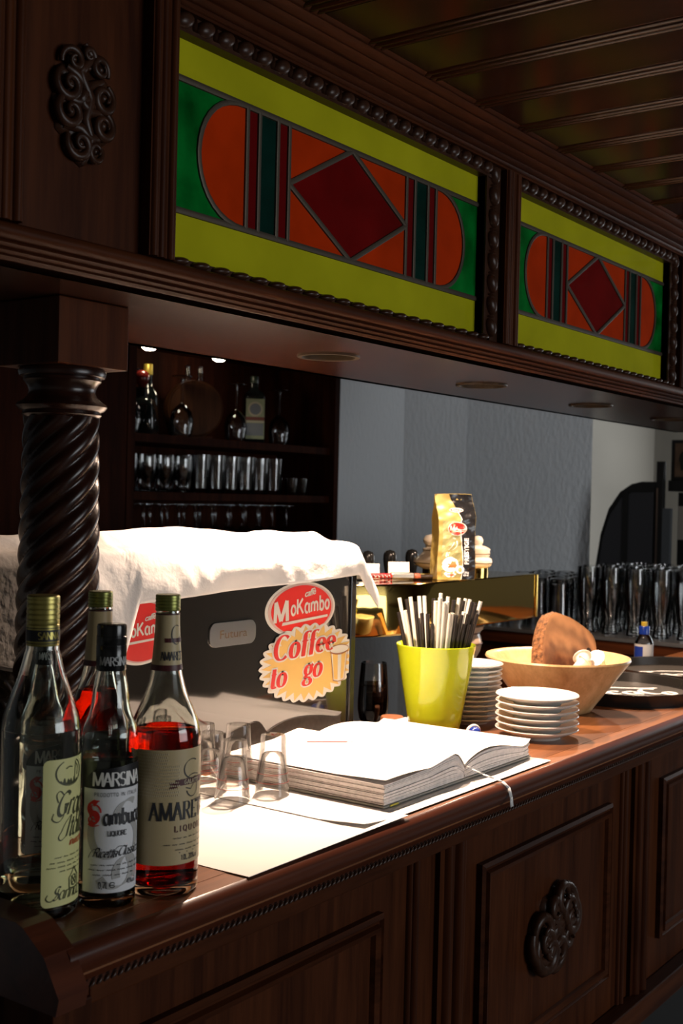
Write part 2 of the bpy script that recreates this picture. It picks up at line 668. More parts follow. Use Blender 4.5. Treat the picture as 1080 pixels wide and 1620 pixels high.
def font2d(text, size, xs=1.0, shear=0.0, bold=0.0, align='c', space=1.0):
    """2D geometry of built-in sans lettering"""
    cu = bpy.data.curves.new('lettering_source', 'FONT')
    cu.body = text
    cu.size = size
    cu.shear = shear
    cu.offset = bold * size
    cu.space_character = space
    cu.resolution_u = 3
    cu.align_x = {'c': 'CENTER', 'l': 'LEFT', 'r': 'RIGHT'}[align]
    o = bpy.data.objects.new('lettering_source', cu)
    COL.objects.link(o)
    dg = bpy.context.evaluated_depsgraph_get()
    me = o.evaluated_get(dg).to_mesh()
    V = [(v.co.x * xs, v.co.y) for v in me.vertices]
    Fc = [tuple(p.vertices) for p in me.polygons]
    o.evaluated_get(dg).to_mesh_clear()
    bpy.data.objects.remove(o)
    bpy.data.curves.remove(cu)
    return V, Fc


def poly2d(pts):
    """fan-filled star-shaped outline"""
    n = len(pts)
    c = (sum(p[0] for p in pts) / n, sum(p[1] for p in pts) / n)
    return [c] + list(pts), [(0, i + 1, (i + 1) % n + 1) for i in range(n)]


def rect2d(u0, u1, v0, v1, nu=16, nv=1):
    V = [(u0 + (u1 - u0) * i / nu, v0 + (v1 - v0) * j / nv) for j in range(nv + 1) for i in range(nu + 1)]
    return V, [(j * (nu + 1) + i, j * (nu + 1) + i + 1, (j + 1) * (nu + 1) + i + 1, (j + 1) * (nu + 1) + i) for j in range(nv) for i in range(nu)]


def strip2d(top, bot, n=24):
    """area between two curves v=top(u), v=bot(u), u given as (u0,u1) in top[0]"""
    (u0, u1), ft = top
    fb = bot
    V, Fc = [], []
    for i in range(n + 1):
        u = u0 + (u1 - u0) * i / n
        V += [(u, fb(u)), (u, ft(u))]
    for i in range(n):
        k = 2 * i
        Fc.append((k, k + 2, k + 3, k + 1))
    return V, Fc


def place2d(g, geo, fn, du=0.0, dv=0.0, su=1.0, rot=0.0):
    V, Fc = geo
    c, s = cos(rot), sin(rot)
    P = []
    for q in V:
        u, v = q[0] * su, q[1] * su
        a, b = u * c - v * s + du, u * s + v * c + dv
        p = Vector(fn(a, b))
        if len(q) > 2 and q[2]:
            e = 1e-4
            nrm = (Vector(fn(a + e, b)) - p).cross(Vector(fn(a, b + e)) - p).normalized()
            p = p + nrm * (q[2] * 1.2e-5)
        P.append(tuple(p))
    g.add(P, Fc)
    return g


# ------------------------------------------------------------------ room shell
K = 0.84                     # the canopy hangs nearer than it first seems: all its figures scale about eye height


def kz(z):
    return 1.516 + (z - 1.516) * K


CEIL = kz(2.222)
XL, XR, YF, YB = -2.6, 6.6, -4.0, 2.95
CT = 1.10                    # counter top height

obj('floor', G().box(XL, XR, YF, YB + 0.1, -0.1, 0.0), FLOORM, kind='structure', label='dark grey tiled floor of the bar room')

# back wall with the chamfered corner, and its return
cwall = thing('wall_back', 'grey textured wallpaper on the wall behind the bar', None, (4.2, 2.95, 0), kind='structure')
obj('wall_face', G().box(XL, 4.58, 2.95, 3.07, 0, CEIL), WALLM, cwall)
obj('wall_corner', G().prism([(4.58, 2.95), (4.85, 2.78), (4.93, 2.88), (4.62, 3.07), (4.58, 3.07)], 'z', 0, CEIL), WALLM, cwall)
obj('wall_return', G().prism([(4.85, 2.78), (5.30, 2.36), (5.38, 2.44), (4.93, 2.88)], 'z', 0, CEIL), WALLM, cwall)
obj('wall_far_corner', G().box(6.365, XR, 2.60, 2.70, 0, CEIL), plain('white_wall', (0.78, 0.76, 0.72), 0.8), kind='structure', label='white wall recess at the far right')
obj('wall_right', G().box(XR, XR + 0.1, YF, YB + 0.1, 0, CEIL), CREAMWALL, kind='structure', label='cream wall at the far end of the room')
obj('wall_rear_passage', G().box(5.40, 6.365, 2.47, 2.57, 0, CEIL), CREAMWALL, kind='structure', label='cream wall of the passage behind the grey corner')
obj('wall_left', G().box(XL - 0.1, XL, YF, YB, 0, CEIL), CREAMWALL, kind='structure', label='cream wall on the left of the room')
g = G()
for a, b, z0, z1 in ((XL, 1.0, 0, CEIL), (3.6, XR, 0, CEIL), (1.0, 3.6, 0, 0.8), (1.0, 3.6, 2.08, CEIL)):
    g.box(a, b, YF - 0.1, YF, z0, z1)
obj('wall_front', g, CREAMWALL, kind='structure', label='cream wall with the window behind the guests')
wf = thing('window_1', 'white framed window in the front wall', None, (2.3, YF, 0.8), kind='structure')
g = G()
for a, b, z0, z1 in ((1.0, 3.6, 0.8, 0.85), (1.0, 3.6, 2.03, 2.08), (1.0, 1.05, 0.8, 2.08), (3.55, 3.6, 0.8, 2.08), (2.27, 2.33, 0.8, 2.08)):
    g.box(a, b, YF - 0.06, YF - 0.02, z0, z1)
obj('window_frame', g, WHITEP, wf)

# lacquered board ceiling
ceil = obj('ceiling', G().box(XL, XR, YF, YB + 0.6, CEIL + 0.02, CEIL + 0.12), CEILW, kind='structure', label='dark lacquered board ceiling with raised joint strips')
OFF[ceil] = Vector((0, 0, 0))
bp = 0.1395
bm_ = mesh_of('ceiling_board', G().box(-0.049, 0.049, -4.95, 2.0, 0.0, 0.02, 0.0), CEILW)
prof = [(-0.0205, 0.02), (-0.0205, 0.003)]
for c0, rr_ in ((-0.0140, 0.0060), (0.0000, 0.0065), (0.0130, 0.0055)):
    prof += [(c0 - rr_ * cos(pi * q / 6), 0.003 - rr_ * sin(pi * q / 6)) for q in range(7)]
prof += [(0.0205, 0.003), (0.0205, 0.02)]
st_ = mesh_of('joint_strip', G().prism(prof, 'y', -4.95, 2.0), CEILW, 50)
x0 = 1.371 * K / 0.88
i0 = -8
while True:
    x = x0 + i0 * bp
    if x > 5.6:
        break
    inst('ceiling_board', bm_, ceil, (x + bp / 2, 0.97, CEIL))
    inst('joint_strip', st_, ceil, (x, 0.97, CEIL))
    i0 += 1

# ------------------------------------------------------------------ bar counter: worktop and panelled front
BX0, BX1 = 0.775, 3.54
FY = 0.870                    # face of the panelled front
top = thing('bar_countertop', 'reddish brown wooden bar top with a moulded front edge', 'countertop', (2.1, 1.02, CT - 0.05))
obj('top_board', G().box(0.757, BX1, 0.868, 1.205, CT - 0.035, CT), TOPW, top)
obj('front_strip', G().box(0.757, BX1, 0.838, 0.868, CT - 0.034, CT - 0.0004, 0.0), TOPW, top)
eprof = [(0.0, 0.0), (0.006, -0.002), (0.011, -0.008), (0.012, -0.014), (0.008, -0.022), (0.002, -0.030), (-0.004, -0.036), (-0.006, -0.042), (-0.012, -0.046), (-0.012, -0.052), (-0.02, -0.056), (-0.032, -0.056)]
g = G().sweep([(o, CT + z) for o, z in eprof], [(0.748, 0.838), (BX1, 0.838)])
obj('edge_moulding', g, EDGEW, top, smooth=50)
# rope bead under the edge, knurl by knurl
kn = mesh_of('rope_knurl', G().tube([(-0.0035, 0, -0.0028), (0.0, -0.0006, 0), (0.0035, 0, 0.0028)], [0.0012, 0.0028, 0.0012], 6), CARVE, 60)
xk = 0.79
nk = 0
while xk < 3.5 and nk < 298:
    inst('rope_knurl', kn, top, (xk, 0.843, CT - 0.0475))
    xk += 0.0092
    nk += 1
# raised end board whose front swoops down to the moulding
ep = [(1.205, CT - 0.05), (1.205, CT + 0.022), (0.872, CT + 0.022), (0.862, CT + 0.019), (0.833, CT - 0.001), (0.812, CT - 0.034), (0.816, CT - 0.05)]
obj('end_board', G().prism(ep, 'x', 0.722, 0.757), EDGEW, top)

fr = thing('bar_counter', 'dark panelled oak front of the bar with a carved ornament', 'bar counter', (2.1, 0.95, 0.0))
ZB = 0.53
obj('front_board', G().box(0.80, BX1, FY + 0.012, FY + 0.04, ZB, CT - 0.06), WD_Z, fr)
obj('end_panel', G().box(0.775, 0.80, FY + 0.0, 1.20, ZB, CT - 0.06), WD_Z, fr)
obj('corner_post', G().box(0.728, 0.775, 0.826, 0.895, ZB, CT - 0.05, 0.002).box(0.775, 0.80, FY - 0.012, FY + 0.0, ZB, CT - 0.056), WD_Z, fr)
obj('top_rail', G().box(0.80, BX1, FY - 0.014, FY + 0.012, CT - 0.075, CT - 0.055, 0.002), WD_X, fr)
obj('base_rail', G().box(0.80, BX1, FY - 0.022, FY + 0.012, ZB, ZB + 0.045, 0.004), WD_X, fr)
obj('toe_kick', G().box(0.82, BX1, FY + 0.06, FY + 0.09, 0.0, ZB), BLACKMAT, fr)
obj('back_panel', G().box(0.80, BX1, 1.19, 1.205, 0.0, CT - 0.036), WD_Z, fr)


def reed(g, x0, x1, z0, z1, y, h=0.010, n=5):
    """half-round vertical strip"""
    p = [(x0, y)] + [(x0 + (x1 - x0) * (0.5 - 0.5 * cos(pi * i / (n + 1))), y - h * sin(pi * i / (n + 1))) for i in range(1, n + 1)] + [(x1, y)]
    return g.prism(p, 'z', z0, z1)


def picture_frame_moulding(x0, x1, z0, z1, y, w=0.03):
    """mitred moulding round a panel in an X-Z plane"""
    prof = [(0, 0.0), (0.0, 0.010), (0.18, 0.014), (0.30, 0.009), (0.40, 0.009), (0.48, 0.016), (0.75, 0.013), (0.85, 0.006), (1.0, 0.004), (1.0, 0.0)]
    g = G()
    rows = []
    for sx, sz, cx, cz in ((1, 1, x0, z0), (-1, 1, x1, z0), (-1, -1, x1, z1), (1, -1, x0, z1)):
        rows.append([(cx + sx * t * w, y - h, cz + sz * t * w) for t, h in prof])
    k = len(prof)
    v = [p for r in rows for p in r]
    f = []
    for i in range(4):
        j = (i + 1) % 4
        for q in range(k - 1):
            f.append((i * k + q, j * k + q, j * k + q + 1, i * k + q + 1))
    return g.add(v, f)


BAYS = [(0.868, 1.334), (1.601, 2.089), (2.345, 2.83), (3.06, 3.42)]
for bx0, bx1 in BAYS:
    p = obj('panel', G().box(bx0 + 0.028, bx1 - 0.028, FY + 0.004, FY + 0.016, 0.662, 0.945), WD_Z, fr)
    obj('panel_moulding', picture_frame_moulding(bx0, bx1, 0.645, 0.968, FY + 0.012), WD_X, p, smooth=40)
for sx in (1.404, 2.146, 2.888):
    obj('strip_moulding', reed(reed(G(), sx, sx + 0.009, 0.574, 1.022, FY + 0.012, 0.007), sx + 0.009, sx + 0.023, 0.574, 1.022, FY + 0.012, 0.011), WD_Z, fr, smooth=40)
for sx in (1.492, 2.213, 2.953):
    obj('pilaster', reed(reed(G().box(sx - 0.012, sx + 0.062, FY + 0.004, FY + 0.014, 0.574, 1.026), sx, sx + 0.020, 0.574, 1.026, FY + 0.006, 0.012), sx + 0.028, sx + 0.050, 0.574, 1.026, FY + 0.006, 0.014), WD_Z, fr, smooth=40)


# ------------------------------------------------------------------ carved scroll ornaments
def spiral(cx, cz, r, a0, turns, sgn, y, lift):
    pts, rr = [], []
    n = int(14 * turns) + 6
    for i in range(n + 1):
        t = i / n
        a = a0 + sgn * 2 * pi * turns * t
        q = r * (1 - 0.80 * t)
        pts.append((cx + q * cos(a), y - lift * (0.4 + 0.6 * t), cz + q * sin(a)))
        rr.append(r * (0.20 + 0.16 * sin(pi * min(1, t * 1.3))) * (1.0 - 0.3 * t))
    return pts, rr


def ornament(W, H, y=0.0):
    """scrollwork relief in the X-Z plane, centred on the origin, standing out to -y"""
    g = G()
    sc = [(-.24, .33, .17, 200, 1.3, -1), (.24, .33, .17, -20, 1.3, 1), (-.30, .12, .21, 120, 1.4, 1), (.30, .10, .21, 60, 1.4, -1),
          (-.28, -.10, .22, 80, 1.4, 1), (.30, -.13, .21, 100, 1.4, -1), (-.10, -.34, .20, 150, 1.4, 1), (.18, -.36, .15, 30, 1.3, -1), (0.02, .40, .15, 270, 1.1, 1)]
    S = W * 1.05
    for cx, cz, r, a0, t, sg in sc:
        p, rr = spiral(cx * W, cz * H, r * S, radians(a0), t, sg, y, 0.16 * W)
        g.tube(p, rr, 7)
        # bud in the eye of the scroll
        k = r * S * 0.34
        b = G().lathe([(k, 0), (k * .9, k * .5), (k * .5, k * .9), (0, k * 1.0)], 8)
        b.xf(Matrix.Translation((cx * W, y - 0.08 * W, cz * H)) @ Matrix.Rotation(radians(90), 4, 'X'))
        g.join(b)
    # stems that tie the scrolls together
    for pl in ([(-.02, .5), (.1, .40), (-.12, .25), (.08, .06), (0.0, -.12), (.12, -.28), (0, -.48)], [(.3, .24), (.06, .16), (-.1, .02), (.1, -.05), (.34, -.02)],
               [(-.42, .02), (-.15, .0), (.02, .05), (.2, .0)], [(-.38, -.22), (-.1, -.2), (.05, -.26), (.3, -.24)], [(-.34, .26), (-.16, .22), (0, .14)]):
        pts = []
        for i in range(len(pl) - 1):
            for q in range(4):
                t = q / 4
                pts.append((W * (pl[i][0] + (pl[i + 1][0] - pl[i][0]) * t), y - 0.07 * W, H * (pl[i][1] + (pl[i + 1][1] - pl[i][1]) * t)))
        pts.append((W * pl[-1][0], y - 0.02 * W, H * pl[-1][1]))
        g.tube(pts, [0.075 * W * (0.5 + 0.5 * sin(pi * i / (len(pts) - 1))) + 0.012 * W for i in range(len(pts))], 7)
    # leaf lobes round the rim
    for a in range(0, 360, 30):
        ca, sa = cos(radians(a)), sin(radians(a))
        cx, cz = 0.36 * W * ca, 0.41 * H * sa
        b = G().lathe([(0.13 * W, 0), (0.11 * W, 0.05 * W), (0.06 * W, 0.08 * W), (0, 0.09 * W)], 8, sx=1.25)
        b.xf(Matrix.Translation((cx, y, cz)) @ Matrix.Rotation(-radians(a), 4, 'Y') @ Matrix.Rotation(radians(90), 4, 'X'))
        g.join(b)
    # backing boss
    b = G().lathe([(0.40 * W, 0), (0.36 * W, 0.05 * W), (0, 0.06 * W)], 20, sy=0.95 * H / W)
    b.xf(Matrix.Translation((0, y, 0)) @ Matrix.Rotation(radians(90), 4, 'X'))
    return g.join(b)


g = ornament(0.160, 0.092).xf(Matrix.Rotation(radians(-25), 4, 'Y'))
obj('carved_ornament', g.xf(Matrix.Translation((1.838, FY + 0.005, 0.808))), CARVE, fr, smooth=60, label='carved dark scrollwork rosette')

# ------------------------------------------------------------------ canopy over the bar
CXA, CXB = 0.30, 4.35 * K
CYF, CYB = 1.157 * K, 1.610 * K
ZU = kz(1.786)
can = thing('bar_canopy', 'dark carved oak canopy with stained glass windows above the bar', 'canopy', ((CXA + CXB) / 2, (CYF + CYB) / 2, ZU))

SPOTS = [(1.861 * K, 1.374 * K), (2.4763 * K, 1.383 * K), (3.0968 * K, 1.387 * K), (3.6763 * K, 1.380 * K)]
RH = 0.0525 * K
# underside board with round openings
g = G()
s = 0.075
xs = [CXA]
for x, y in SPOTS:
    xs += [x - s, x + s]
xs.append(CXB)
for i in range(0, len(xs), 2):
    g.add([(xs[i], CYF, ZU), (xs[i + 1], CYF, ZU), (xs[i + 1], CYB, ZU), (xs[i], CYB, ZU)], [(0, 1, 2, 3)])
for x, y in SPOTS:
    g.add([(x - s, CYF, ZU), (x + s, CYF, ZU), (x + s, y - s, ZU), (x - s, y - s, ZU)], [(0, 1, 2, 3)])
    g.add([(x - s, y + s, ZU), (x + s, y + s, ZU), (x + s, CYB, ZU), (x - s, CYB, ZU)], [(0, 1, 2, 3)])
    n = 40
    v, f = [], []
    for i in range(n):
        a = 2 * pi * i / n
        m = s / max(abs(cos(a)), abs(sin(a)))
        v += [(x + RH * cos(a), y + RH * sin(a), ZU), (x + m * cos(a), y + m * sin(a), ZU)]
    for i in range(n):
        j = (i + 1) % n
        f.append((2 * i, 2 * i + 1, 2 * j + 1, 2 * j))
    g.add(v, f)
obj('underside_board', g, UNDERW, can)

zc = kz(2.205)
GY = CYF + 0.006              # plane of the glass
# core of the fascia behind the glass and the back
obj('back_board', G().box(CXA, CXB, CYB - 0.02, CYB, ZU, zc), WD_X, can)
obj('inner_board', G().box(CXA, CXB, GY + 0.022, GY + 0.034, ZU + 0.004, zc), WD_X, can)
obj('end_board', G().box(CXA, CXA + 0.02, GY + 0.034, CYB - 0.02, ZU, zc).box(CXB - 0.02, CXB, GY + 0.034, CYB - 0.02, ZU, zc), WD_Z, can)

# bottom moulding: stacked reeds and steps
zb0, zb1 = kz(1.786), kz(1.8285)
H = zb1 - zb0
pr = [(-0.03, 0.0), (0.0, 0.0), (0.002, 0.06), (0.004, 0.10), (0.002, 0.15), (0.005, 0.17), (0.008, 0.24), (0.005, 0.31), (0.008, 0.33), (0.012, 0.42), (0.009, 0.50), (0.012, 0.52), (0.017, 0.60), (0.019, 0.70), (0.019, 0.86), (0.016, 0.94), (0.010, 1.0), (-0.03, 1.0)]
obj('bottom_moulding', G().sweep([(o, zb0 + h * H) for o, h in pr], [(CXA, CYF), (CXB, CYF)]), WD_X, can, smooth=50)
# crown moulding up to the ceiling
z0, z1 = kz(2.172), CEIL
H = z1 - z0
pr = [(-0.03, 0.0), (0.012, 0.0), (0.012, 0.08), (0.016, 0.10), (0.018, 0.18), (0.016, 0.22), (0.022, 0.26), (0.026, 0.34), (0.024, 0.40), (0.034, 0.46), (0.040, 0.54), (0.038, 0.59), (0.050, 0.64), (0.056, 0.72), (0.054, 0.76), (0.064, 0.80), (0.070, 0.88), (0.068, 0.92), (0.076, 1.0), (-0.03, 1.0)]
obj('crown_moulding', G().sweep([(o, z0 + h * H) for o, h in pr], [(CXA, CYF), (CXB, CYF)]), WD_X, can, smooth=50)

ZG0, ZG1 = kz(1.8405), kz(2.145)        # glass opening
WIN = [(1.188 * K, 2.058 * K), (2.190 * K, 3.040 * K), (3.180 * K, 4.03 * K)]


def reeded_stile(x0, x1, yout, z0, z1):
    w = x1 - x0
    g = G().box(x0, x1, yout + 0.004, GY + 0.022, z0, z1)
    reed(g, x0 + 0.04 * w, x0 + 0.30 * w, z0, z1, yout + 0.005, 0.006)
    reed(g, x0 + 0.36 * w, x0 + 0.62 * w, z0, z1, yout + 0.005, 0.004)
    reed(g, x0 + 0.68 * w, x0 + 0.96 * w, z0, z1, yout + 0.005, 0.006)
    return g


# left of the first window: plain board with a carved ornament between reeded stiles
zs0, zs1 = zb1, kz(2.172)
obj('plain_panel', G().box(0.928 * K, 1.137 * K, CYF - 0.002, GY + 0.022, zs0, zs1), WD_Z, can)
obj('stile', reeded_stile(1.137 * K, 1.186 * K, CYF - 0.022, zs0, zs1), WD_Z, can, smooth=40)
obj('stile', reeded_stile(0.880 * K, 0.930 * K, CYF - 0.022, zs0, zs1), WD_Z, can, smooth=40)
obj('plain_panel', G().box(CXA, 0.880 * K, CYF - 0.002, GY + 0.022, zs0, zs1), WD_Z, can)
g = ornament(0.092 * K, 0.150 * K)
obj('carved_ornament', g.xf(Matrix.Translation((1.0315 * K, CYF - 0.003, kz(1.996)))), CARVE, can, smooth=60, label='carved scrollwork ornament on the plain panel')
obj('stile', reeded_stile(2.128 * K, 2.188 * K, CYF - 0.016, zs0, zs1), WD_Z, can, smooth=40)
obj('stile', reeded_stile(3.112 * K, 3.178 * K, CYF - 0.016, zs0, zs1), WD_Z, can, smooth=40)
obj('plain_panel', G().box(3.178 * K, CXB, CYF - 0.002, GY + 0.022, zs0, zs1), WD_Z, can)

# egg-and-dart moulding round the glass: beads are pieces of their own
P = 0.0425 * K
e = G()
n = 10
prof_e = [(1.0, 0.0), (0.96, 0.35), (0.78, 0.72), (0.45, 0.95), (0.0, 1.0)]
e.lathe([(r * 0.0128 * K, h * 0.013 * K) for r, h in prof_e], 12, sx=1.42 * P / (0.04 * K), sy=0.95)
e.xf(Matrix.Rotation(radians(90), 4, 'X') @ Matrix.Rotation(radians(22), 4, 'Z'))
egg = mesh_of('bead', e, CARVE, 60)
d = G().lathe([(0.0060 * K, 0), (0.0045 * K, 0.006 * K), (0, 0.009 * K)], 5, sx=0.55, sy=2.0)
d.xf(Matrix.Rotation(radians(90), 4, 'X'))
dart = mesh_of('dart', d, CARVE, 60)

LIME = plain('lime_glass', (0.47, 0.45, 0.012), 0.10, spec=0.22, noise=0.10, nscale=10, bump=0.15, bscale=40)
GREENG = plain('green_glass', (0.002, 0.15, 0.020), 0.10, spec=0.22, noise=0.55, nscale=16, bump=0.12, bscale=40)
ORANGEG = plain('orange_glass', (0.50, 0.035, 0.003), 0.10, spec=0.22, noise=0.15, nscale=14, bump=0.12, bscale=40)
REDG = plain('ruby_glass', (0.15, 0.004, 0.004), 0.10, spec=0.22, noise=0.2, nscale=14, bump=0.1, bscale=40)
REDS = plain('deep_red_glass', (0.14, 0.004, 0.005), 0.10, spec=0.22)
DGREEN = plain('bottle_green_glass', (0.003, 0.025, 0.018), 0.10, spec=0.22, noise=0.3, nscale=18)
LEAD = plain('lead_came', (0.085, 0.065, 0.045), 0.5, metal=0.5)
PANE_N = 0


def pane(win, poly, m, depth=0.004):
    c = [(x, GY + 0.004, z) for x, z in poly]
    b = [(x, GY + 0.004 + depth, z) for x, z in poly]
    n = len(poly)
    g = G().add(c + b, [tuple(range(n)), tuple(reversed(range(n, 2 * n)))] + [(i, i + n, (i + 1) % n + n, (i + 1) % n) for i in range(n)])
    return obj('pane', g, m, win)


def came(g, pts, w=0.0044, h=0.0034):
    """lead strip with a rounded face"""
    pr_ = [(-w, 0.002), (-w * .8, -h * .7), (0, -h), (w * .8, -h * .7), (w, 0.002)]
    pts = [Vector((p[0], p[1])) for p in pts]
    rows = []
    for i, p in enumerate(pts):
        a, b = pts[max(0, i - 1)], pts[min(len(pts) - 1, i + 1)]
        d = (b - a).normalized()
        nrm = Vector((-d.y, d.x))
        rows.append([(p.x + nrm.x * o, GY + 0.004 + q, p.y + nrm.y * o) for o, q in pr_])
    k = len(pr_)
    v = [q for r in rows for q in r]
    f = [(i * k + q, i * k + q + 1, (i + 1) * k + q + 1, (i + 1) * k + q) for i in range(len(pts) - 1) for q in range(k - 1)]
    g.add(v, f)


for wi, (wx0, wx1) in enumerate(WIN[:2]):
    L_ = wx1 - wx0
    cx = (wx0 + wx1) / 2 + 0.012 * K
    zt, zl = kz(2.0905), kz(1.9085)
    zm = (zt + zl) / 2
    sg = L_ / (0.87 * K)
    o = [q * K * sg for q in (0.268, 0.240, 0.196, 0.168)]
    ax = 0.372 * K * sg

    def arc(sgn, n=18):
        return [(cx + sgn * (o[0] + (ax - o[0]) * sin(pi * i / n) ** 0.85), zl + (zt - zl) * (0.5 - 0.5 * cos(pi * i / n))) for i in range(n + 1)]
    g = G()
    came(g, [(wx0, zt), (wx1, zt)])
    came(g, [(wx0, zl), (wx1, zl)])
    for sgn in (-1, 1):
        for q in o:
            came(g, [(cx + sgn * q, zl), (cx + sgn * q, zt)], 0.0038)
        came(g, arc(sgn), 0.0040)
    dm = [(cx - o[3], zm), (cx, zt), (cx + o[3], zm), (cx, zl)]
    for i in range(4):
        came(g, [dm[i], dm[(i + 1) % 4]])
    wname = ('nearer', 'farther')[wi]
    win = obj('stained_glass_window', g, LEAD, can, smooth=40, label='leaded stained glass window, the %s of two' % wname)
    pane(win, [(wx0, zt), (wx1, zt), (wx1, ZG1), (wx0, ZG1)], LIME)
    pane(win, [(wx0, ZG0), (wx1, ZG0), (wx1, zl), (wx0, zl)], LIME)
    for sgn in (-1, 1):
        A_ = arc(sgn)
        pane(win, A_, ORANGEG)
        xe = wx0 if sgn < 0 else wx1
        # green piece outside the arc, in quads joined to one outline
        pane(win, [(xe, zl)] + A_ + [(xe, zt)], GREENG)
        pane(win, [(cx + sgn * o[1], zl), (cx + sgn * o[0], zl), (cx + sgn * o[0], zt), (cx + sgn * o[1], zt)], REDS)
        pane(win, [(cx + sgn * o[2], zl), (cx + sgn * o[1], zl), (cx + sgn * o[1], zt), (cx + sgn * o[2], zt)], DGREEN)
        pane(win, [(cx + sgn * o[3], zl), (cx + sgn * o[2], zl), (cx + sgn * o[2], zt), (cx + sgn * o[3], zt)], REDS)
        pane(win, [(cx + sgn * o[3], zm), (cx + sgn * o[3], zt), (cx, zt)], ORANGEG)
        pane(win, [(cx + sgn * o[3], zm), (cx + sgn * o[3], zl), (cx, zl)], ORANGEG)
    pane(win, dm, REDG)
    # bead moulding on four sides
    bw = 0.030 * K
    ytop = CYF - 0.010
    g = G()
    zt0, zt1 = ZG1, kz(2.172)
    g.box(wx0, wx1 + bw, CYF - 0.004, GY + 0.022, zt0 + 0.004, zt1).box(wx0, wx1 + bw, CYF - 0.007, GY + 0.02, zt0, zt0 + 0.005)
    g.box(wx0, wx1 + bw, CYF - 0.004, GY + 0.022, zb1, ZG0 - 0.002).box(wx1, wx1 + bw * 2.05, CYF - 0.004, GY + 0.022, zb1, zt1).box(wx1, wx1 + 0.005, CYF - 0.007, GY + 0.02, ZG0, ZG1)
    mo = obj('bead_moulding', g, CARVE, can)
    x = wx0 + P * 0.5
    while x < wx1 + 0.5 * P:
        inst('bead', egg, mo, (x, CYF - 0.003, (zt0 + zt1) / 2 + 0.002), (0, 0, 0))
        inst('dart', dart, mo, (x + P / 2, CYF - 0.003, (zt0 + zt1) / 2 + 0.002))
        inst('bead', egg, mo, (x, CYF - 0.003, (zb1 + ZG0) / 2 - 0.001), (0, 0, 0), (1, 1, 0.5))
        x += P
    z = ZG0 + P * 0.35
    while z < ZG1 + 0.3 * P:
        inst('bead', egg, mo, (wx1 + bw * 1.0, CYF - 0.003, z), (0, radians(90), 0), (1, 1.1, 1.15))
        inst('dart', dart, mo, (wx1 + bw * 1.0, CYF - 0.003, z + P / 2), (0, radians(90), 0))
        z += P

# recessed downlights
TRIM = plain('downlight_bronze', (0.030, 0.020, 0.011), 0.5, metal=0.0, spec=0.2)
LAMP = plain('lamp_glow', (1, 0.9, 0.75), 0.4, emit=(1.0, 0.80, 0.55), estr=2.5)
ORD = ['first', 'second', 'third', 'fourth']
for i, (x, y) in enumerate(SPOTS):
    t = thing('recessed_downlight', 'round recessed downlight under the canopy, %s from the pillar' % ORD[i], 'ceiling light', (x, y, ZU), group='downlights under the canopy', world_coords=False)
    obj('trim_ring', G().lathe([(RH, 0.0), (RH + 0.007, 0.0), (RH + 0.006, -0.003), (RH - 0.001, -0.003), (RH - 0.002, 0.0), (RH - 0.002, 0.046), (RH, 0.046), (RH, 0.0)], 40), TRIM, t, smooth=40)
    obj('lamp_disc', G().lathe([(0, 0.046), (RH - 0.002, 0.046)], 32).lathe([(0, 0.046), (0, 0.040)], 3), TRIM, t)
    obj('bulb', G().lathe([(0, 0.036), (0.016, 0.036), (0.020, 0.045)], 20), LAMP, t)
    ld = bpy.data.lights.new('downlight_lamp', 'SPOT')
    ld.energy = SPOT_POWER * (1.0, 0.62, 0.45, 0.3)[i]
    ld.color = SPOT_COLOR
    ld.spot_size = radians(150)
    ld.spot_blend = 0.9
    ld.shadow_soft_size = 0.014
    lo = bpy.data.objects.new('downlight_lamp', ld)
    COL.objects.link(lo)
    lo.parent = t
    lo.location = (0, 0, -0.004)

# ------------------------------------------------------------------ twisted pillar
PX, PY = 1.187 * K, 1.355 * K
pil = thing('twisted_pillar', 'dark barley-twist wooden pillar between the bar top and the canopy', 'pillar', (PX, PY, CT))
hb = 0.066 * K
zblk = kz(1.786 - 0.093)
obj('capital_block', G().box(PX - hb, PX + hb, PY - hb, PY + hb, zblk, ZU - 0.0005, 0.0015), WD_Z, pil)
zt = zblk
R0 = 0.0530 * K
capp = [(0.030, 0), (0.060, 0), (0.063, -0.006), (0.061, -0.012), (0.055, -0.014), (0.056, -0.018), (0.053, -0.021), (0.049, -0.027), (0.047, -0.034), (0.050, -0.041), (0.056, -0.047), (0.063, -0.051), (0.065, -0.055), (0.061, -0.060), (0.055, -0.063), (0.057, -0.067), (0.053, -0.071), (0.030, -0.073)]
obj('capital_rings', G().lathe([(r * K, zt + h * K) for r, h in capp], 48, (PX, PY, 0)), PILLARM, pil, smooth=50)
zs_top = zt - 0.070 * K
zs_bot = CT + 0.125
NL = 8
nz_, na = 90, 96


def twist(u, v):
    z = zs_bot + (zs_top - zs_bot) * v
    a = 2 * pi * u
    ph = NL * (a - (z - zs_bot) * 28.0)
    lobe = abs(sin(ph / 2)) ** 0.75
    tt = (zs_top - z)
    taper = 1.0 + 0.16 * min(1, tt / (zs_top - zs_bot)) - 0.12 * max(0, 1 - (z - zs_bot) / 0.07)
    r = R0 * taper * (0.86 + 0.17 * lobe)
    return (PX + r * cos(a), PY + r * sin(a), z)


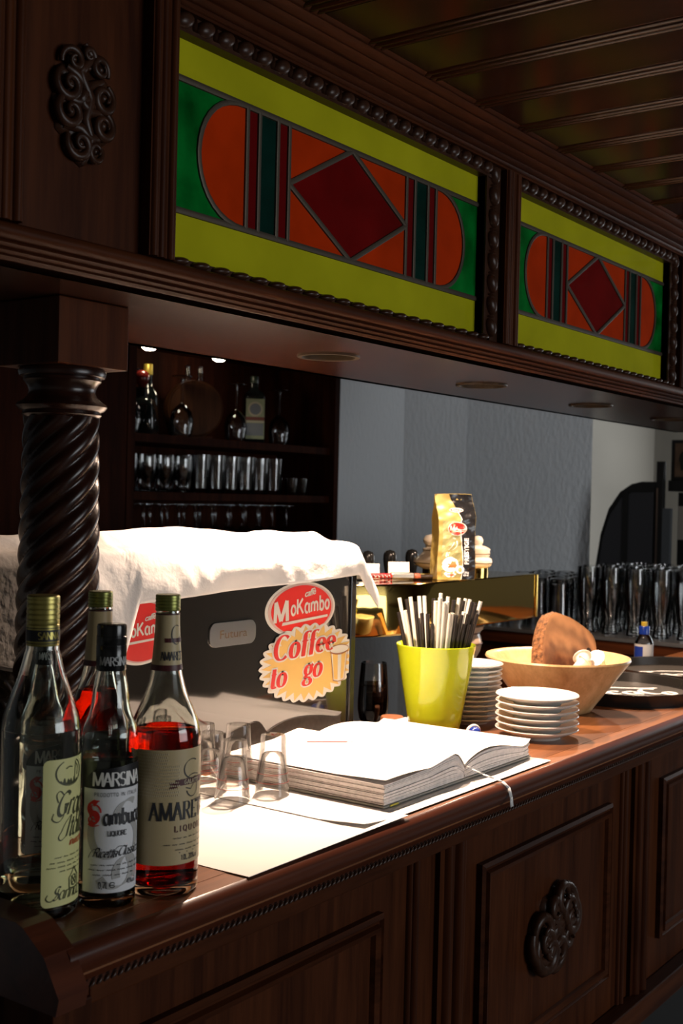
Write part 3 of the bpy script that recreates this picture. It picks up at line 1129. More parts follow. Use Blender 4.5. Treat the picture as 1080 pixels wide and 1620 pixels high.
obj('twisted_shaft', G().grid(twist, na, nz_, True), PILLARM, pil, smooth=180)
bas = [(0.062, 0.0), (0.062, 0.020), (0.066, 0.024), (0.070, 0.032), (0.066, 0.040), (0.058, 0.044), (0.050, 0.054), (0.047, 0.066), (0.050, 0.076), (0.058, 0.082), (0.064, 0.090), (0.060, 0.098), (0.052, 0.102), (0.056, 0.108), (0.054, 0.116), (0.045, 0.128)]
obj('base_rings', G().lathe([(r * 0.93, CT + h) for r, h in bas], 48, (PX, PY, 0)), PILLARM, pil, smooth=50)


# ------------------------------------------------------------------ liquor bottles
# camera-facing direction of a bottle standing at (x, y): angle of the vector towards the eye


def face_angle(x, y):
    return math.atan2(-y, -x)


def cyl(rz, x, y, z0, mid, lift=0.0006):
    """maps (u metres to the right, v metres up) to the bottle surface; mid = angle of u = 0; rz is a radius or a function of v"""
    def fn(u, v):
        r = (rz(v) if callable(rz) else rz)
        a = mid + u / r
        return (x + (r + lift) * cos(a), y + (r + lift) * sin(a), z0 + v)
    return fn


def bottle_shell(prof, wall=0.0022):
    """outer profile up, then the inner cavity down"""
    inner = []
    for r, z in prof:
        inner.append((max(0.002, r - wall), z))
    zb = prof[0][1]
    out = [(0, zb + 0.006), (prof[0][0] * 0.75, zb + 0.004), (prof[0][0] * 0.92, zb)] + prof
    inn = [(r, max(z, zb + 0.010)) for r, z in reversed(inner)]
    inn2 = []
    for q in inn:
        if not inn2 or (abs(q[0] - inn2[-1][0]) + abs(q[1] - inn2[-1][1])) > 1e-6:
            inn2.append(q)
    return out + inn2 + [(inn2[-1][0] * 0.7, zb + 0.0095), (0, zb + 0.011)]


def prof_at(prof, z):
    for (r0, z0), (r1, z1) in zip(prof, prof[1:]):
        if z0 <= z <= z1 and z1 > z0:
            return r0 + (r1 - r0) * (z - z0) / (z1 - z0)
    return prof[-1][0]


def smooth_prof(pts, n=4):
    """Catmull-Rom through the profile points"""
    out = []
    for i in range(len(pts) - 1):
        p0, p1, p2, p3 = pts[max(0, i - 1)], pts[i], pts[i + 1], pts[min(len(pts) - 1, i + 2)]
        for k in range(n):
            t = k / n
            c = []
            for q in (0, 1):
                c.append(0.5 * (2 * p1[q] + (p2[q] - p0[q]) * t + (2 * p0[q] - 5 * p1[q] + 4 * p2[q] - p3[q]) * t * t + (3 * p1[q] - p0[q] - 3 * p2[q] + p3[q]) * t ** 3))
            out.append(tuple(c))
    out.append(pts[-1])
    return out


def liquid(prof, level, wall=0.0022):
    pts = [(0, 0.0105), (prof[0][0] - wall - 0.001, 0.0105)]
    for r, z in prof:
        if 0.0110 < z < level:
            pts.append((r - wall + 0.0003, z))
    rl = prof_at(prof, level) - wall + 0.0003
    pts += [(rl, level), (rl * 0.97, level - 0.0006), (0, level - 0.0006)]
    return pts


GOLD = plain('gold_screw_cap', (0.40, 0.34, 0.10), 0.34, metal=0.75)
GOLDG = plain('green_gold_screw_cap', (0.22, 0.23, 0.06), 0.34, metal=0.7)
AMARLIQ = glass_mat('amaretto', (0.62, 0.075, 0.018), ior=1.35)
CLEARLIQ = glass_mat('clear_spirit', (0.97, 0.98, 0.96), ior=1.36)
GRAPLIQ = glass_mat('pale_spirit', (0.93, 0.95, 0.82), ior=1.36)
LBLY = plain('pale_yellow_label', (0.80, 0.77, 0.34), 0.5)
LBLW = plain('white_label', (0.86, 0.86, 0.88), 0.42)
LBLB = plain('beige_label', (0.62, 0.48, 0.26), 0.45)
LBLD = plain('beige_label_pattern', (0.76, 0.64, 0.42), 0.45)
WINE = plain('burgundy_print', (0.085, 0.012, 0.014), 0.45)
OLIVE = plain('olive_print', (0.07, 0.075, 0.03), 0.5)
ORANGEP = plain('orange_print', (0.50, 0.09, 0.02), 0.5)
BEIGED = plain('light_grey_print', (0.50, 0.49, 0.47), 0.5)


def ridged_cap(z0, z1, r, n=5):
    """screw cap with rings"""
    p = [(r * 0.98, z0)]
    h = (z1 - z0 - 0.003) / n
    for i in range(n):
        a = z0 + i * h
        p += [(r, a + 0.15 * h), (r, a + 0.80 * h), (r * 0.965, a + 0.88 * h), (r * 0.965, a + 0.98 * h)]
    p += [(r, z1 - 0.003), (r * 0.99, z1 - 0.001), (r * 0.93, z1), (0, z1)]
    return p


def text_lines(g, fn, lines, u0, w, size, dv):
    """rows of fine print drawn as little strokes"""
    rnd = random.Random(len(lines) * 7 + int(size * 1e6))
    for v, a, b in lines:
        u = u0 + a * w
        while u < u0 + b * w:
            l = rnd.uniform(1.2, 3.4) * size
            pts = []
            k = max(3, int(l / size * 3))
            for i in range(k + 1):
                pts.append((u + l * i / k, v + size * (0.5 + 0.5 * (i % 2) * rnd.uniform(.5, 1.0)) - size * 0.5))
            place2d(g, strokes2d([pts], pen_nib(size * .10, size * .26, 40), step=1), fn)
            u += l + size * 0.7


# ---- amaretto
AM_P = smooth_prof([(0.0345, 0.0), (0.0372, 0.004), (0.0374, 0.02), (0.0374, 0.08), (0.0374, 0.150), (0.0366, 0.165), (0.0338, 0.178), (0.0288, 0.190), (0.0232, 0.203), (0.0185, 0.219), (0.0160, 0.232), (0.0135, 0.262), (0.0122, 0.288), (0.0120, 0.306)])


def amaretto(name, label, x, y, turn, full=True, level=0.168):
    t = thing(name, label, 'bottle', (x, y, CT), group='liquor bottles at the end of the bar')
    z = CT
    obj('glass_body', G().lathe([(r, z + h) for r, h in bottle_shell(AM_P)], 48, (x, y, 0)), GLASS_B, t, smooth=60)
    obj('liqueur', G().lathe([(r, z + h) for r, h in liquid(AM_P, level)], 48, (x, y, 0)), AMARLIQ, t, smooth=60, label='dark red amaretto')
    obj('screw_cap', G().lathe([(r, z + h) for r, h in ridged_cap(0.2925, 0.3095, 0.0132, 4)], 40, (x, y, 0)), GOLDG, t, smooth=30, label='green gold ridged screw cap')
    mid = face_angle(x, y) + turn
    rf = lambda v: prof_at(AM_P, v)
    # neck label
    fnn = cyl(rf, x, y, z, mid, 0.0004)
    fnp = cyl(rf, x, y, z, mid, 0.0008)

    def neckpatch(v0, v1, fn, n=40):
        g = G()
        V, Fc = [], []
        for j in range(7):
            v = v0 + (v1 - v0) * j / 6
            r = rf(v)
            for i in range(n + 1):
                V.append(fn((-pi + 2 * pi * i / n) * r, v))
        for j in range(6):
            for i in range(n):
                k = j * (n + 1) + i
                Fc.append((k, k + 1, k + n + 2, k + n + 1))
        return g.add(V, Fc)
    nl = obj('neck_label', neckpatch(0.2305, 0.2900, fnn), LBLB, t, smooth=60)
    obj('burgundy_band', neckpatch(0.2305, 0.2365, fnp).join(neckpatch(0.2885, 0.2900, fnp)), WINE, nl, smooth=60)
    g = G()
    place2d(g, write('AMARETTO', pen_didone(.05, .2), .0088, .62, serif=.12, align='c'), fnp, 0.004, 0.2415)
    place2d(g, strokes2d([AR(.0045, .268, .0055, .010, 60, 330, 20) + [(.0045, .262), (.010, .266)]], pen_nib(.0003, .0012, 30), step=.001), fnp)
    obj('neck_lettering', g, DARKP, nl)
    g = G()
    place2d(g, rect2d(-.008, .016, .2600, .2645, 8), fnp)
    obj('neck_ribbon', g, WINE, nl)
    # front label
    fl = cyl(0.0374, x, y, z, mid, 0.0004)
    fp = cyl(0.0374, x, y, z, mid, 0.0009)
    w = 0.054
    g = G()
    place2d(g, rect2d(-w, w, 0.033, 0.152, 40), fl)
    lb = obj('label', g, LBLB, t, smooth=60)
    g = G()
    for j in range(14):
        for i in range(26):
            u = -w + 0.004 + i * 0.0020 + (j % 2) * 0.001
            if u > 0.0 or (j < 4 and u > -0.012):
                continue
            v = 0.148 - j * 0.0033
            place2d(g, ([(u - .0007, v), (u, v - .0012), (u + .0007, v), (u, v + .0012)], [(0, 1, 2, 3)]), fp)
    obj('label_pattern', g, LBLD, lb)
    g = G()
    place2d(g, write('AMARETTO', pen_didone(.04, .22), .0182, .68, serif=.13, align='l', track=.12), fp, -0.030, 0.0795)
    place2d(g, strokes2d([AR(.016, .131, .0105, .0100, 55, 300, 20) + [(.021, .118), (.014, .110), (.008, .112)], AR(.0165, .112, .008, .010, 200, 420, 14), [(.008, .121), (.016, .126), (.026, .124)]], pen_nib(.0003, .0013, 35), step=.001), fp)
    text_lines(g, fp, [(.0600, .05, .95), (.0535, -.15, 1.0), (.0480, .10, .9)], -0.008, 0.05, .0028, 0)
    place2d(g, write('1.0L 20%vol'.replace('v', 'u'), pen_mono(.14), .0052, .8), fp, 0.004, 0.0375)
    for i in range(4):
        place2d(g, ([(0.002 + i * .009 + a, .0455 + b) for a, b in ((-.0006, 0), (0, -.0006), (.0006, 0), (0, .0006))], [(0, 1, 2, 3)]), fp)
    obj('label_lettering', g, DARKP, lb)
    g = G()
    place2d(g, strip2d(((-0.004, 0.034), lambda u: .1215 + .05 * (u - .015) * .4), lambda u: .1150 + .05 * (u - .015) * .4), fp)
    place2d(g, ([(-.011, .1115), (-.002, .1130), (-.002, .1185), (-.011, .1190), (-.0085, .1152)], [(0, 1, 2, 3, 4)]), fp)
    obj('burgundy_ribbon', g, WINE, lb)
    g = G()
    place2d(g, write('LIQUORE', pen_didone(.10, .2), .0062, .9, track=.4), fp, -0.004, 0.0672)
    obj('burgundy_lettering', g, WINE, lb)
    g = G()
    place2d(g, write('GALATTI', pen_didone(.08, .2), .0044, .85, track=.15, serif=.08, align='c'), cyl(0.0374, x, y, z, mid, 0.0012), 0.016, 0.1160)
    obj('ribbon_lettering', g, LBLD, lb)
    return t


AMX, AMY = 0.9296, 0.8891
amaretto('amaretto_bottle', 'amaretto bottle with a beige label, the nearest to the paper', AMX, AMY, 0.42)
amaretto('amaretto_bottle', 'red liqueur bottle with a gold cap standing behind the sambuca bottle', 0.9035, 0.9635, 2.6, level=0.205)

# ---- sambuca
SB_P = smooth_prof([(0.0262, 0.0), (0.0286, 0.004), (0.0288, 0.02), (0.0288, 0.08), (0.0288, 0.160), (0.0284, 0.170), (0.0262, 0.180), (0.0222, 0.190), (0.0196, 0.200), (0.0178, 0.216), (0.0158, 0.228), (0.0144, 0.238), (0.0142, 0.275)])


def sambuca(name, label, x, y, turn, s=1.0):
    t = thing(name, label, 'bottle', (x, y, CT), group='liquor bottles at the end of the bar')
    z = CT
    obj('glass_body', G().lathe([(r, z + h * s) for r, h in bottle_shell(SB_P)], 48, (x, y, 0)), GLASS_B, t, smooth=60)
    obj('liqueur', G().lathe([(r, z + h * s) for r, h in liquid(SB_P, 0.148)], 48, (x, y, 0)), CLEARLIQ, t, smooth=60)
    cp = [(0.0148, 0.2355), (0.0153, 0.2365), (0.0153, 0.2600), (0.0150, 0.2606), (0.0150, 0.2616), (0.0153, 0.2622), (0.0153, 0.2700), (0.0148, 0.2704), (0.0150, 0.2790), (0.0146, 0.2815), (0.0135, 0.2822), (0, 0.2822)]
    cap = obj('screw_cap', G().lathe([(r, z + h * s) for r, h in cp], 40, (x, y, 0)), BLACKPL, t, smooth=40, label='black screw cap')
    mid = face_angle(x, y) + turn
    fc = cyl(0.0153, x, y, z, mid, 0.0004)
    g = G()
    place2d(g, write('MARSINA', pen_didone(.07, .22), .0084, .78, serif=.09, align='c', track=-.03), fc, -0.001, 0.2415 * s)
    obj('cap_lettering', g, GREYP, cap)
    f0, f1, f2, f3 = [cyl(0.0288, x, y, z, mid, q) for q in (0.0004, 0.0008, 0.0011, 0.0014)]
    w = 0.036
    topc = lambda u: 0.1395 - 0.000 - 0.016 * max(0, (-u - 0.018) / 0.018) ** 2 + 0.004 * min(1, max(0, (u + 0.018) / 0.03))
    g = G()
    place2d(g, strip2d(((-w, w), topc), lambda u: 0.0165, 40), f0)
    lb = obj('label', g, LBLW, t, smooth=60)
    g = G()
    place2d(g, strip2d(((-w, w), topc), lambda u: min(topc(u) - .0001, 0.1205 + 0.0), 40), f1)
    obj('label_header', g, BLACKP, lb)
    g = G()
    place2d(g, write('MARSINA', pen_didone(.07, .22), .0132, .84, serif=.09, align='l', track=-.04), f2, -0.0240, 0.1235)
    obj('header_lettering', g, WHITEP, lb)
    # pale flourish behind the name
    g = G()
    place2d(g, strokes2d([AR(.014, .092, .014, .016, 60, 200, 14) + AR(.006, .070, .020, .020, 110, -60, 16) + AR(.0, .040, .018, .018, 40, -150, 14), AR(-.006, .076, .020, .024, 150, 290, 12), AR(.012, .036, .012, .016, -30, 200, 12)], pen_nib(.0008, .0085, 20), step=.002), f1)
    obj('label_flourish', g, BEIGED, lb)
    g = G()
    nib = pen_nib(.05, .34, 35)
    place2d(g, write('S', nib, .0215, .85), f2, -0.0290, 0.0855)
    place2d(g, strokes2d([AR(-.0215, .097, .006, .0075, 0, 330, 14), AR(-.0235, .089, .005, .0045, 90, 400, 12), [(-.029, .1045), (-.0245, .1085), (-.017, .1085)], [(-.029, .0845), (-.024, .0825), (-.017, .0845)]], pen_nib(.0004, .0018, 35), step=.001), f2)
    obj('initial_letter', g, REDP, lb)
    g = G()
    place2d(g, write('ambuca', pen_nib(.05, .24, 35), .0160, .76, track=.02), f2, -0.0128, 0.0850)
    place2d(g, write('LIQUORE', pen_didone(.10, .2), .0050, .8, serif=.1), f2, -0.0085, 0.0735)
    place2d(g, write('Ricetta', pen_nib(.04, .16, 40), .0090, .8, shear=.45), f2, -0.0235, 0.0525)
    place2d(g, write('Classica', pen_nib(.04, .16, 40), .0090, .8, shear=.45), f2, 0.0015, 0.0535)
    place2d(g, strokes2d([[(-.028, .051), (-.026, .056), (-.022, .0605), (-.019, .0600)], [(.0, .054), (-.002, .058), (.002, .063), (.007, .0625)]], pen_nib(.0003, .0009, 40), step=.001), f2)
    text_lines(g, f2, [(.0440, -.05, .95), (.0390, -.1, .98), (.0340, 0, .9)], -0.023, 0.05, .0030, 0)
    place2d(g, write('0,7l', pen_mono(.13), .0062, .85), f2, -0.017, 0.0215)
    place2d(g, strokes2d([AR(-.003, .0245, .0026, .0026, 30, 330, 14), [(-.0052, .0245), (-.0008, .0245)]], pen_mono(.0008), step=.001), f2)
    place2d(g, write('40%uol', pen_mono(.13), .0050, .75), f2, 0.0120, 0.0235)
    place2d(g, write('PRODOTTO IN ITALIA', pen_mono(.12), .0036, .85, track=.25), f2, -0.0225, 0.1130)
    obj('label_lettering', g, DARKP, lb)
    return t


SBX, SBY = 0.8619, 0.9017
sambuca('sambuca_bottle', 'sambuca bottle with a white label and black cap between two gold-capped bottles', SBX, SBY, 0.30)
sambuca('sambuca_bottle', 'black-capped bottle half hidden behind the grappa bottle', 0.8860, 1.0300, 0.55, 0.965)

# ---- grappa
GR_P = smooth_prof([(0.0360, 0.0), (0.0388, 0.004), (0.0390, 0.02), (0.0390, 0.09), (0.0390, 0.172), (0.0386, 0.182), (0.0366, 0.194), (0.0328, 0.206), (0.0272, 0.221), (0.0216, 0.238), (0.0176, 0.254), (0.0158, 0.264), (0.0155, 0.305)])
GX, GY_ = 0.7992 + 0.001, 0.9302 + 0.004
t = thing('grappa_bottle', 'clear grappa bottle with a pale yellow label at the bar corner', 'bottle', (GX, GY_, CT), group='liquor bottles at the end of the bar')
obj('glass_body', G().lathe([(r, CT + h) for r, h in bottle_shell(GR_P)], 48, (GX, GY_, 0)), GLASS_B, t, smooth=60)
obj('spirit', G().lathe([(r, CT + h) for r, h in liquid(GR_P, 0.045)], 48, (GX, GY_, 0)), GRAPLIQ, t, smooth=60)
cap = obj('screw_cap', G().lathe([(r, CT + h) for r, h in [(0.0158, 0.2630), (0.0162, 0.264), (0.0162, 0.2835)] + ridged_cap(0.284, 0.3125, 0.0161, 5)], 40, (GX, GY_, 0)), GOLD, t, smooth=30, label='pale gold screw cap')
mid = face_angle(GX, GY_) + 0.0
fc = cyl(0.0162, GX, GY_, CT, mid, 0.0004)
fc2 = cyl(0.0162, GX, GY_, CT, mid, 0.0008)
g = G()
place2d(g, rect2d(-pi * .0162, pi * .0162, .2680, .2790, 32), fc)
place2d(g, rect2d(-pi * .0162, pi * .0162, .2655, .2662, 32), fc)
place2d(g, rect2d(-pi * .0162, pi * .0162, .2805, .2812, 32), fc)
obj('cap_band', g, BLACKP, cap, smooth=60)
g = G()
place2d(g, write('SANNA', pen_didone(.08, .22), .0068, .85, serif=.09, align='l', track=.02), fc2, -0.0045, 0.2702)
obj('cap_lettering', g, GOLD, cap)
mid = face_angle(GX, GY_) + 0.93
f0, f1 = [cyl(0.0390, GX, GY_, CT, mid, q) for q in (0.0004, 0.0008)]
W_ = 0.0335


def rounded(u0, u1, v0, v1, r, n=5):
    p = []
    for cx, cy, a in ((u1 - r, v1 - r, 0), (u0 + r, v1 - r, 90), (u0 + r, v0 + r, 180), (u1 - r, v0 + r, 270)):
        p += [(cx + r * cos(radians(a + 90 * i / n)), cy + r * sin(radians(a + 90 * i / n))) for i in range(n + 1)]
    return p


def round_label(u0, u1, v0, v1, r):
    def e(u):
        d = max(0, (u0 + r) - u, u - (u1 - r))
        return r - sqrt(max(0, r * r - d * d))
    V, Fc = [], []
    us = [u0 + (u1 - u0) * i / 40 for i in range(41)]
    us = sorted(set(us + [u0 + r * q for q in (.1, .25, .5, .75)] + [u1 - r * q for q in (.1, .25, .5, .75)]))
    for u in us:
        V += [(u, v0 + e(u)), (u, v1 - e(u))]
    for i in range(len(us) - 1):
        Fc.append((2 * i, 2 * i + 2, 2 * i + 3, 2 * i + 1))
    return V, Fc


g = G()
place2d(g, round_label(-W_, W_, 0.0130, 0.1560, 0.006), f0)
lb = obj('label', g, LBLY, t, smooth=60)
g = G()
place2d(g, write('Grappa', pen_nib(.03, .16, 40), .0225, .72, shear=.35), f1, -0.0215, 0.1010)
place2d(g, strokes2d([[(-.0225, .104), (-.025, .098), (-.018, .094), (-.0115, .100), (-.010, .112)], [(-.012, .121), (-.016, .126), (-.0205, .122), (-.018, .114)]], pen_nib(.0004, .0014, 40), step=.001), f1)
place2d(g, write('Italiana', pen_nib(.03, .16, 40), .0200, .72, shear=.35), f1, -0.0105, 0.0800)
place2d(g, strokes2d([[(-.0035, .099), (-.010, .093), (-.0135, .086), (-.018, .080), (-.015, .076), (-.009, .080)]], pen_nib(.0004, .0014, 40), step=.001), f1)
text_lines(g, f1, [(.0600, .1, 1), (.0550, .02, 1), (.0505, -.04, 1), (.0460, .2, 1)], -0.0265, 0.055, .0030, 0)
place2d(g, write('Sannaz', pen_nib(.03, .14, 40), .0125, .9, shear=.4), f1, -0.0235, 0.0195)
place2d(g, strokes2d([[(-.027, .0255), (-.0295, .0215), (-.025, .018), (-.019, .0215), (-.015, .030)]], pen_nib(.0004, .0013, 40), step=.001), f1)
# vignette with a ship in an oval, and a crest
place2d(g, strokes2d([AR(-.0045, .1420, .0165, .0128, 120, 420, 26)], pen_nib(.0004, .0016, 10), step=.001), f1)
place2d(g, strip2d(((-.0190, .0105), lambda u: .1345 + .0020 * sin(u * 1500) + .0012 * sin(u * 900)), lambda u: .1420 - .0122 * sqrt(max(0, 1 - ((u + .0045) / .0160) ** 2)), 30), f1)
place2d(g, strokes2d([[(.002, .136), (.003, .152)], [(.003, .150), (.0075, .146), (.006, .138)], [(-.010, .146), (-.006, .148), (-.002, .147)]], pen_mono(.0011), step=.001), f1)
place2d(g, strokes2d([AR(.004, .0345, .0040, .0050, 0, 360, 16), [(-.003, .028), (-.0035, .038), (.001, .043), (.004, .0475), (.007, .043), (.0115, .038), (.011, .028), (.004, .0265), (-.003, .028)], [(.0, .030), (.008, .039)], [(.008, .030), (.0, .039)]], pen_nib(.0006, .0017, 30), step=.001), f1)
obj('label_lettering', g, OLIVE, lb)
g = G()
place2d(g, write('invecchiata'.replace('v', 'u'), pen_nib(.06, .2, 40), .0075, .8, shear=.3), f1, -0.0045, 0.0705)
obj('orange_lettering', g, ORANGEP, lb)

# ------------------------------------------------------------------ paper underlay, book
PZ = CT


def sheet(x0, x1, y0, y1, z, curl):
    nu, nv = 24, 14

    def fn(u, v):
        x = x0 + (x1 - x0) * u
        y = y0 + (y1 - y0) * v
        return (x, y, z + curl(u, v))
    g = G().grid(fn, nu, nv)
    m = len(g.v)
    top_ = list(g.v)
    g2 = G().grid(fn, nu, nv)
    g2.v = [(a, b, c - 0.0005) for a, b, c in g2.v]
    g.join(g2)
    # rim
    w = nu + 1
    ring = [i for i in range(w)] + [j * w + nu for j in range(1, nv + 1)] + [nv * w + i for i in range(nu - 1, -1, -1)] + [j * w for j in range(nv - 1, 0, -1)]
    for a, b in zip(ring, ring[1:] + ring[:1]):
        g.f.append([a, b, b + m, a + m])
        g.m.append(0)
    return g


rn = random.Random(3)
obj('paper_sheet', sheet(1.008, 1.330, 0.835, 1.200, PZ + 0.0006, lambda u, v: 0.0035 * max(0, 1 - v * 7) * (0.25 + 0.75 * u) + 0.0004), PAPER, label='white paper sheet under the shot glasses, front edge curling up', cat='paper', origin=(1.1, 1.0, CT))
obj('paper_sheet', sheet(1.245, 1.772, 0.846, 1.185, PZ + 0.0022, lambda u, v: 0.006 * max(0, 1 - u * 8) * max(0, 1 - v * 5) + 0.0012 * max(0, (0.5 - u) * 2) * 0.2), PAPER, label='white paper sheet lying under the open book', cat='paper', origin=(1.5, 1.0, CT))

bk = thing('open_book', 'thick open guest book with blank white pages on the paper', 'book', (1.556, 1.03, CT + 0.003))
BX_0, BXG, BX_1 = 1.342, 1.556, 1.768
BY0, BY1 = 0.882, 1.168
bz = CT + 0.0065
obj('cover', G().box(BX_0 - 0.004, BX_1 - 0.002, BY0 - 0.003, BY1 + 0.003, CT + 0.0035, CT + 0.0065, 0.0008), plain('book_cover', (0.30, 0.29, 0.25), 0.6), bk)


def left_top(t):   # t: 0 outer edge .. 1 gutter
    return 0.0285 + 0.006 * sin(pi * min(1, t * 1.05)) * t + 0.010 * max(0, (t - 0.55) / 0.3) * max(0, 1 - max(0, t - 0.85) / 0.15) - (0.0 if t < 0.9 else 0.012 * ((t - 0.9) / 0.1) ** 1.5)


def right_top(t):  # t: 0 gutter .. 1 outer edge
    return 0.0185 + 0.016 * sin(pi * min(1.0, 0.12 + t * 1.0)) ** 0.8 * (1 - 0.35 * t) - 0.006 * (1 - t) ** 6 + 0.0045 * max(0, (t - 0.93) / 0.07) ** 2


LAY = 14


def page_layers(x0, x1, ftop, left):
    """stack of leaves, each a thin curved slab"""
    g = G()
    r2 = random.Random(11 if left else 12)
    n = 22
    for k in range(LAY):
        a0, a1 = k / LAY, (k + 0.92) / LAY
        jit = r2.uniform(-0.0016, 0.0016)
        jy = r2.uniform(-0.0012, 0.0008)
        v, f = [], []
        for i in range(n + 1):
            t = i / n
            x = x0 + (x1 - x0) * t
            if left:
                x += (jit + 0.010 * (1 - a0) * 0.0) * (1 - t)
            else:
                x += jit * t
            h = ftop(t) - 0.0008
            for zz in (bz + h * a0, bz + h * a1):
                v += [(x, BY0 + jy, zz), (x, BY1, zz)]
        for i in range(n):
            b = 4 * i
            f += [(b, b + 4, b + 6, b + 2), (b + 1, b + 3, b + 7, b + 5), (b + 2, b + 6, b + 7, b + 3), (b, b + 1, b + 5, b + 4)]
        f += [(0, 2, 3, 1), (4 * n, 4 * n + 1, 4 * n + 3, 4 * n + 2)]
        g.add(v, f)
    return g


obj('page_block', page_layers(BX_0, BXG - 0.001, left_top, True), PAPERE, bk, smooth=30)
obj('page_block', page_layers(BXG + 0.001, BX_1 - 0.004, right_top, False), PAPERE, bk, smooth=30)


def pagefn(x0, x1, ftop, left):
    def fn(u, v):
        x = x0 + (x1 - x0) * u
        y = BY0 - 0.001 + (BY1 - BY0) * v
        z = bz + ftop(u) + 0.0008
        if left:
            z += 0.0045 * max(0, 1 - v * 3.5) * max(0, 1 - u * 2.0) + 0.0015 * sin(u * 7 + v * 3) * (1 - v)
        else:
            z += 0.0020 * sin(u * 6) * (1 - v) + 0.003 * max(0, (u - .85) / .15) * (1 - v) ** 2
        return (x, y, z)
    return fn


lp = obj('page', G().grid(pagefn(BX_0 + 0.001, BXG, left_top, True), 30, 14), PAPER, bk, smooth=180, recalc=False)
rp_ = obj('page', G().grid(pagefn(BXG, BX_1, right_top, False), 30, 14), PAPER, bk, smooth=180, recalc=False)
pf = pagefn(BX_0 + 0.001, BXG, left_top, True)
g = G()


def on_page(u, v):
    p = pf(u, v)
    return (p[0], p[1], p[2] + 0.0007)


V, Fc = strokes2d([[(.60, .80), (.72, .60)]], pen_mono(.016), step=.02)
g.add([on_page(*q[:2]) for q in V], Fc)
V, Fc = strokes2d([[(.72, .60), (.93, .28)]], pen_mono(.006), step=.02)
g.add([on_page(*q[:2]) for q in V], Fc)
obj('red_ruled_line', g, plain('red_ink', (0.35, 0.06, 0.03), 0.6), lp)
obj('yellow_tab', G().box(1.352, 1.372, BY0 - 0.0042, BY0 - 0.0030, CT + 0.0038, CT + 0.0062), plain('yellow_mark', (0.55, 0.50, 0.05), 0.5), bk)
# ribbon marker hanging over the edge of the bar
rib = [(1.557, 0.90, CT + 0.026), (1.558, 0.884, CT + 0.0265), (1.562, 0.872, CT + 0.020), (1.570, 0.858, CT + 0.013), (1.580, 0.845, CT + 0.007), (1.586, 0.834, CT + 0.003), (1.590, 0.825, CT - 0.006), (1.592, 0.822, CT - 0.020), (1.594, 0.8215, CT - 0.034)]
g = G()
for k, (a, b) in enumerate(zip(rib, rib[1:])):
    w0, w1 = 0.0014 + 0.0004 * k, 0.0014 + 0.0004 * (k + 1)
    g.add([(a[0] - w0, a[1], a[2]), (a[0] + w0, a[1], a[2] + 0.0002), (b[0] + w1, b[1], b[2] + 0.0002), (b[0] - w1, b[1], b[2])], [(0, 1, 2, 3)])
rb = obj('ribbon_marker', g, plain('white_satin', (0.8, 0.78, 0.75), 0.4), bk, smooth=60)
sm = rb.modifiers.new('thickness', 'SOLIDIFY')
sm.thickness = 0.0005

# ------------------------------------------------------------------ upturned shot glasses
sgp = [(0.0240, 0.0), (0.0244, 0.002), (0.0224, 0.020), (0.0196, 0.044), (0.0180, 0.062), (0.0176, 0.078), (0.0170, 0.0815), (0.0150, 0.0820), (0.0, 0.0812)]
sin_ = [(0.0, 0.058), (0.012, 0.057), (0.0150, 0.054), (0.0168, 0.046), (0.0205, 0.020), (0.0226, 0.002), (0.0230, 0.0)]
shot0 = None
SH = [(1.243, 1.062, 'nearest the camera'), (1.262, 1.120, 'leftmost of the front ones'), (1.306, 1.044, 'beside the left edge of the book'), (1.302, 1.1720, 'behind, nearest the amaretto neck'), (1.3330, 1.130, 'in the middle of the back row')]
REDL = plain('red_gauge_line', (0.6, 0.03, 0.02), 0.4)
for i, (x, y, w) in enumerate(SH):
    lab = 'clear upturned shot glass with red gauge lines, %s' % w
    z = CT + 0.0034 if x > 1.24 else CT + 0.0016
    if shot0 is None:
        shot0 = thing('shot_glass', lab, 'glass', (x, y, z), group='upturned shot glasses on the paper', world_coords=False)
        b = obj('glass_body', G().lathe(sgp + sin_ + [(0.0240, 0.0)], 40), GLASS_S, shot0, smooth=50)
        g = G()
        for v in (0.018, 0.030):
            r = 0.0226 - (v - 0.018) * 0.12
            g.lathe([(r + 0.0006, v), (r + 0.0005, v + 0.0005)], 40)
        obj('gauge_lines', g, REDL, b, recalc=False)
    else:
        dup(shot0, (x, y, z), 0.3 * i, lab)

# ------------------------------------------------------------------ green bucket of straws
BKX, BKY = 1.866, 1.122
BUCK = plain('lime_green_plastic', (0.44, 0.52, 0.014), 0.16, coat=0.3)
t = thing('straw_bucket', 'glossy lime green tapered bucket holding drinking straws', 'bucket', (BKX, BKY, CT), world_coords=False)
obj('bucket_body', G().lathe([(0, 0.0), (0.043, 0.0), (0.0455, 0.002), (0.0500, 0.030), (0.0712, 0.1545), (0.0716, 0.156), (0.0706, 0.157), (0.0690, 0.1545), (0.0480, 0.030), (0.0440, 0.005), (0, 0.0045)], 56), BUCK, t, smooth=50)
STB = plain('black_straw', (0.018, 0.014, 0.012), 0.35)
STW = plain('white_straw', (0.72, 0.68, 0.58), 0.4, sss=0.0)
rgt = Vector((sin(_a), -cos(_a), 0))
fwd = Vector((cos(_a), sin(_a), 0))


def straw_mesh(L, m):
    return mesh_of('straw', G().lathe([(0.0035, 0.0), (0.0035, L), (0.0029, L), (0.0029, 0.0), (0.0035, 0.0)], 10), m, 50)


SM = {('b', 0): straw_mesh(0.213, STB), ('w', 0): straw_mesh(0.216, STW), ('b', 1): straw_mesh(0.232, STB), ('w', 1): straw_mesh(0.236, STW), ('b', 2): straw_mesh(0.196, STB), ('w', 2): straw_mesh(0.244, STW)}
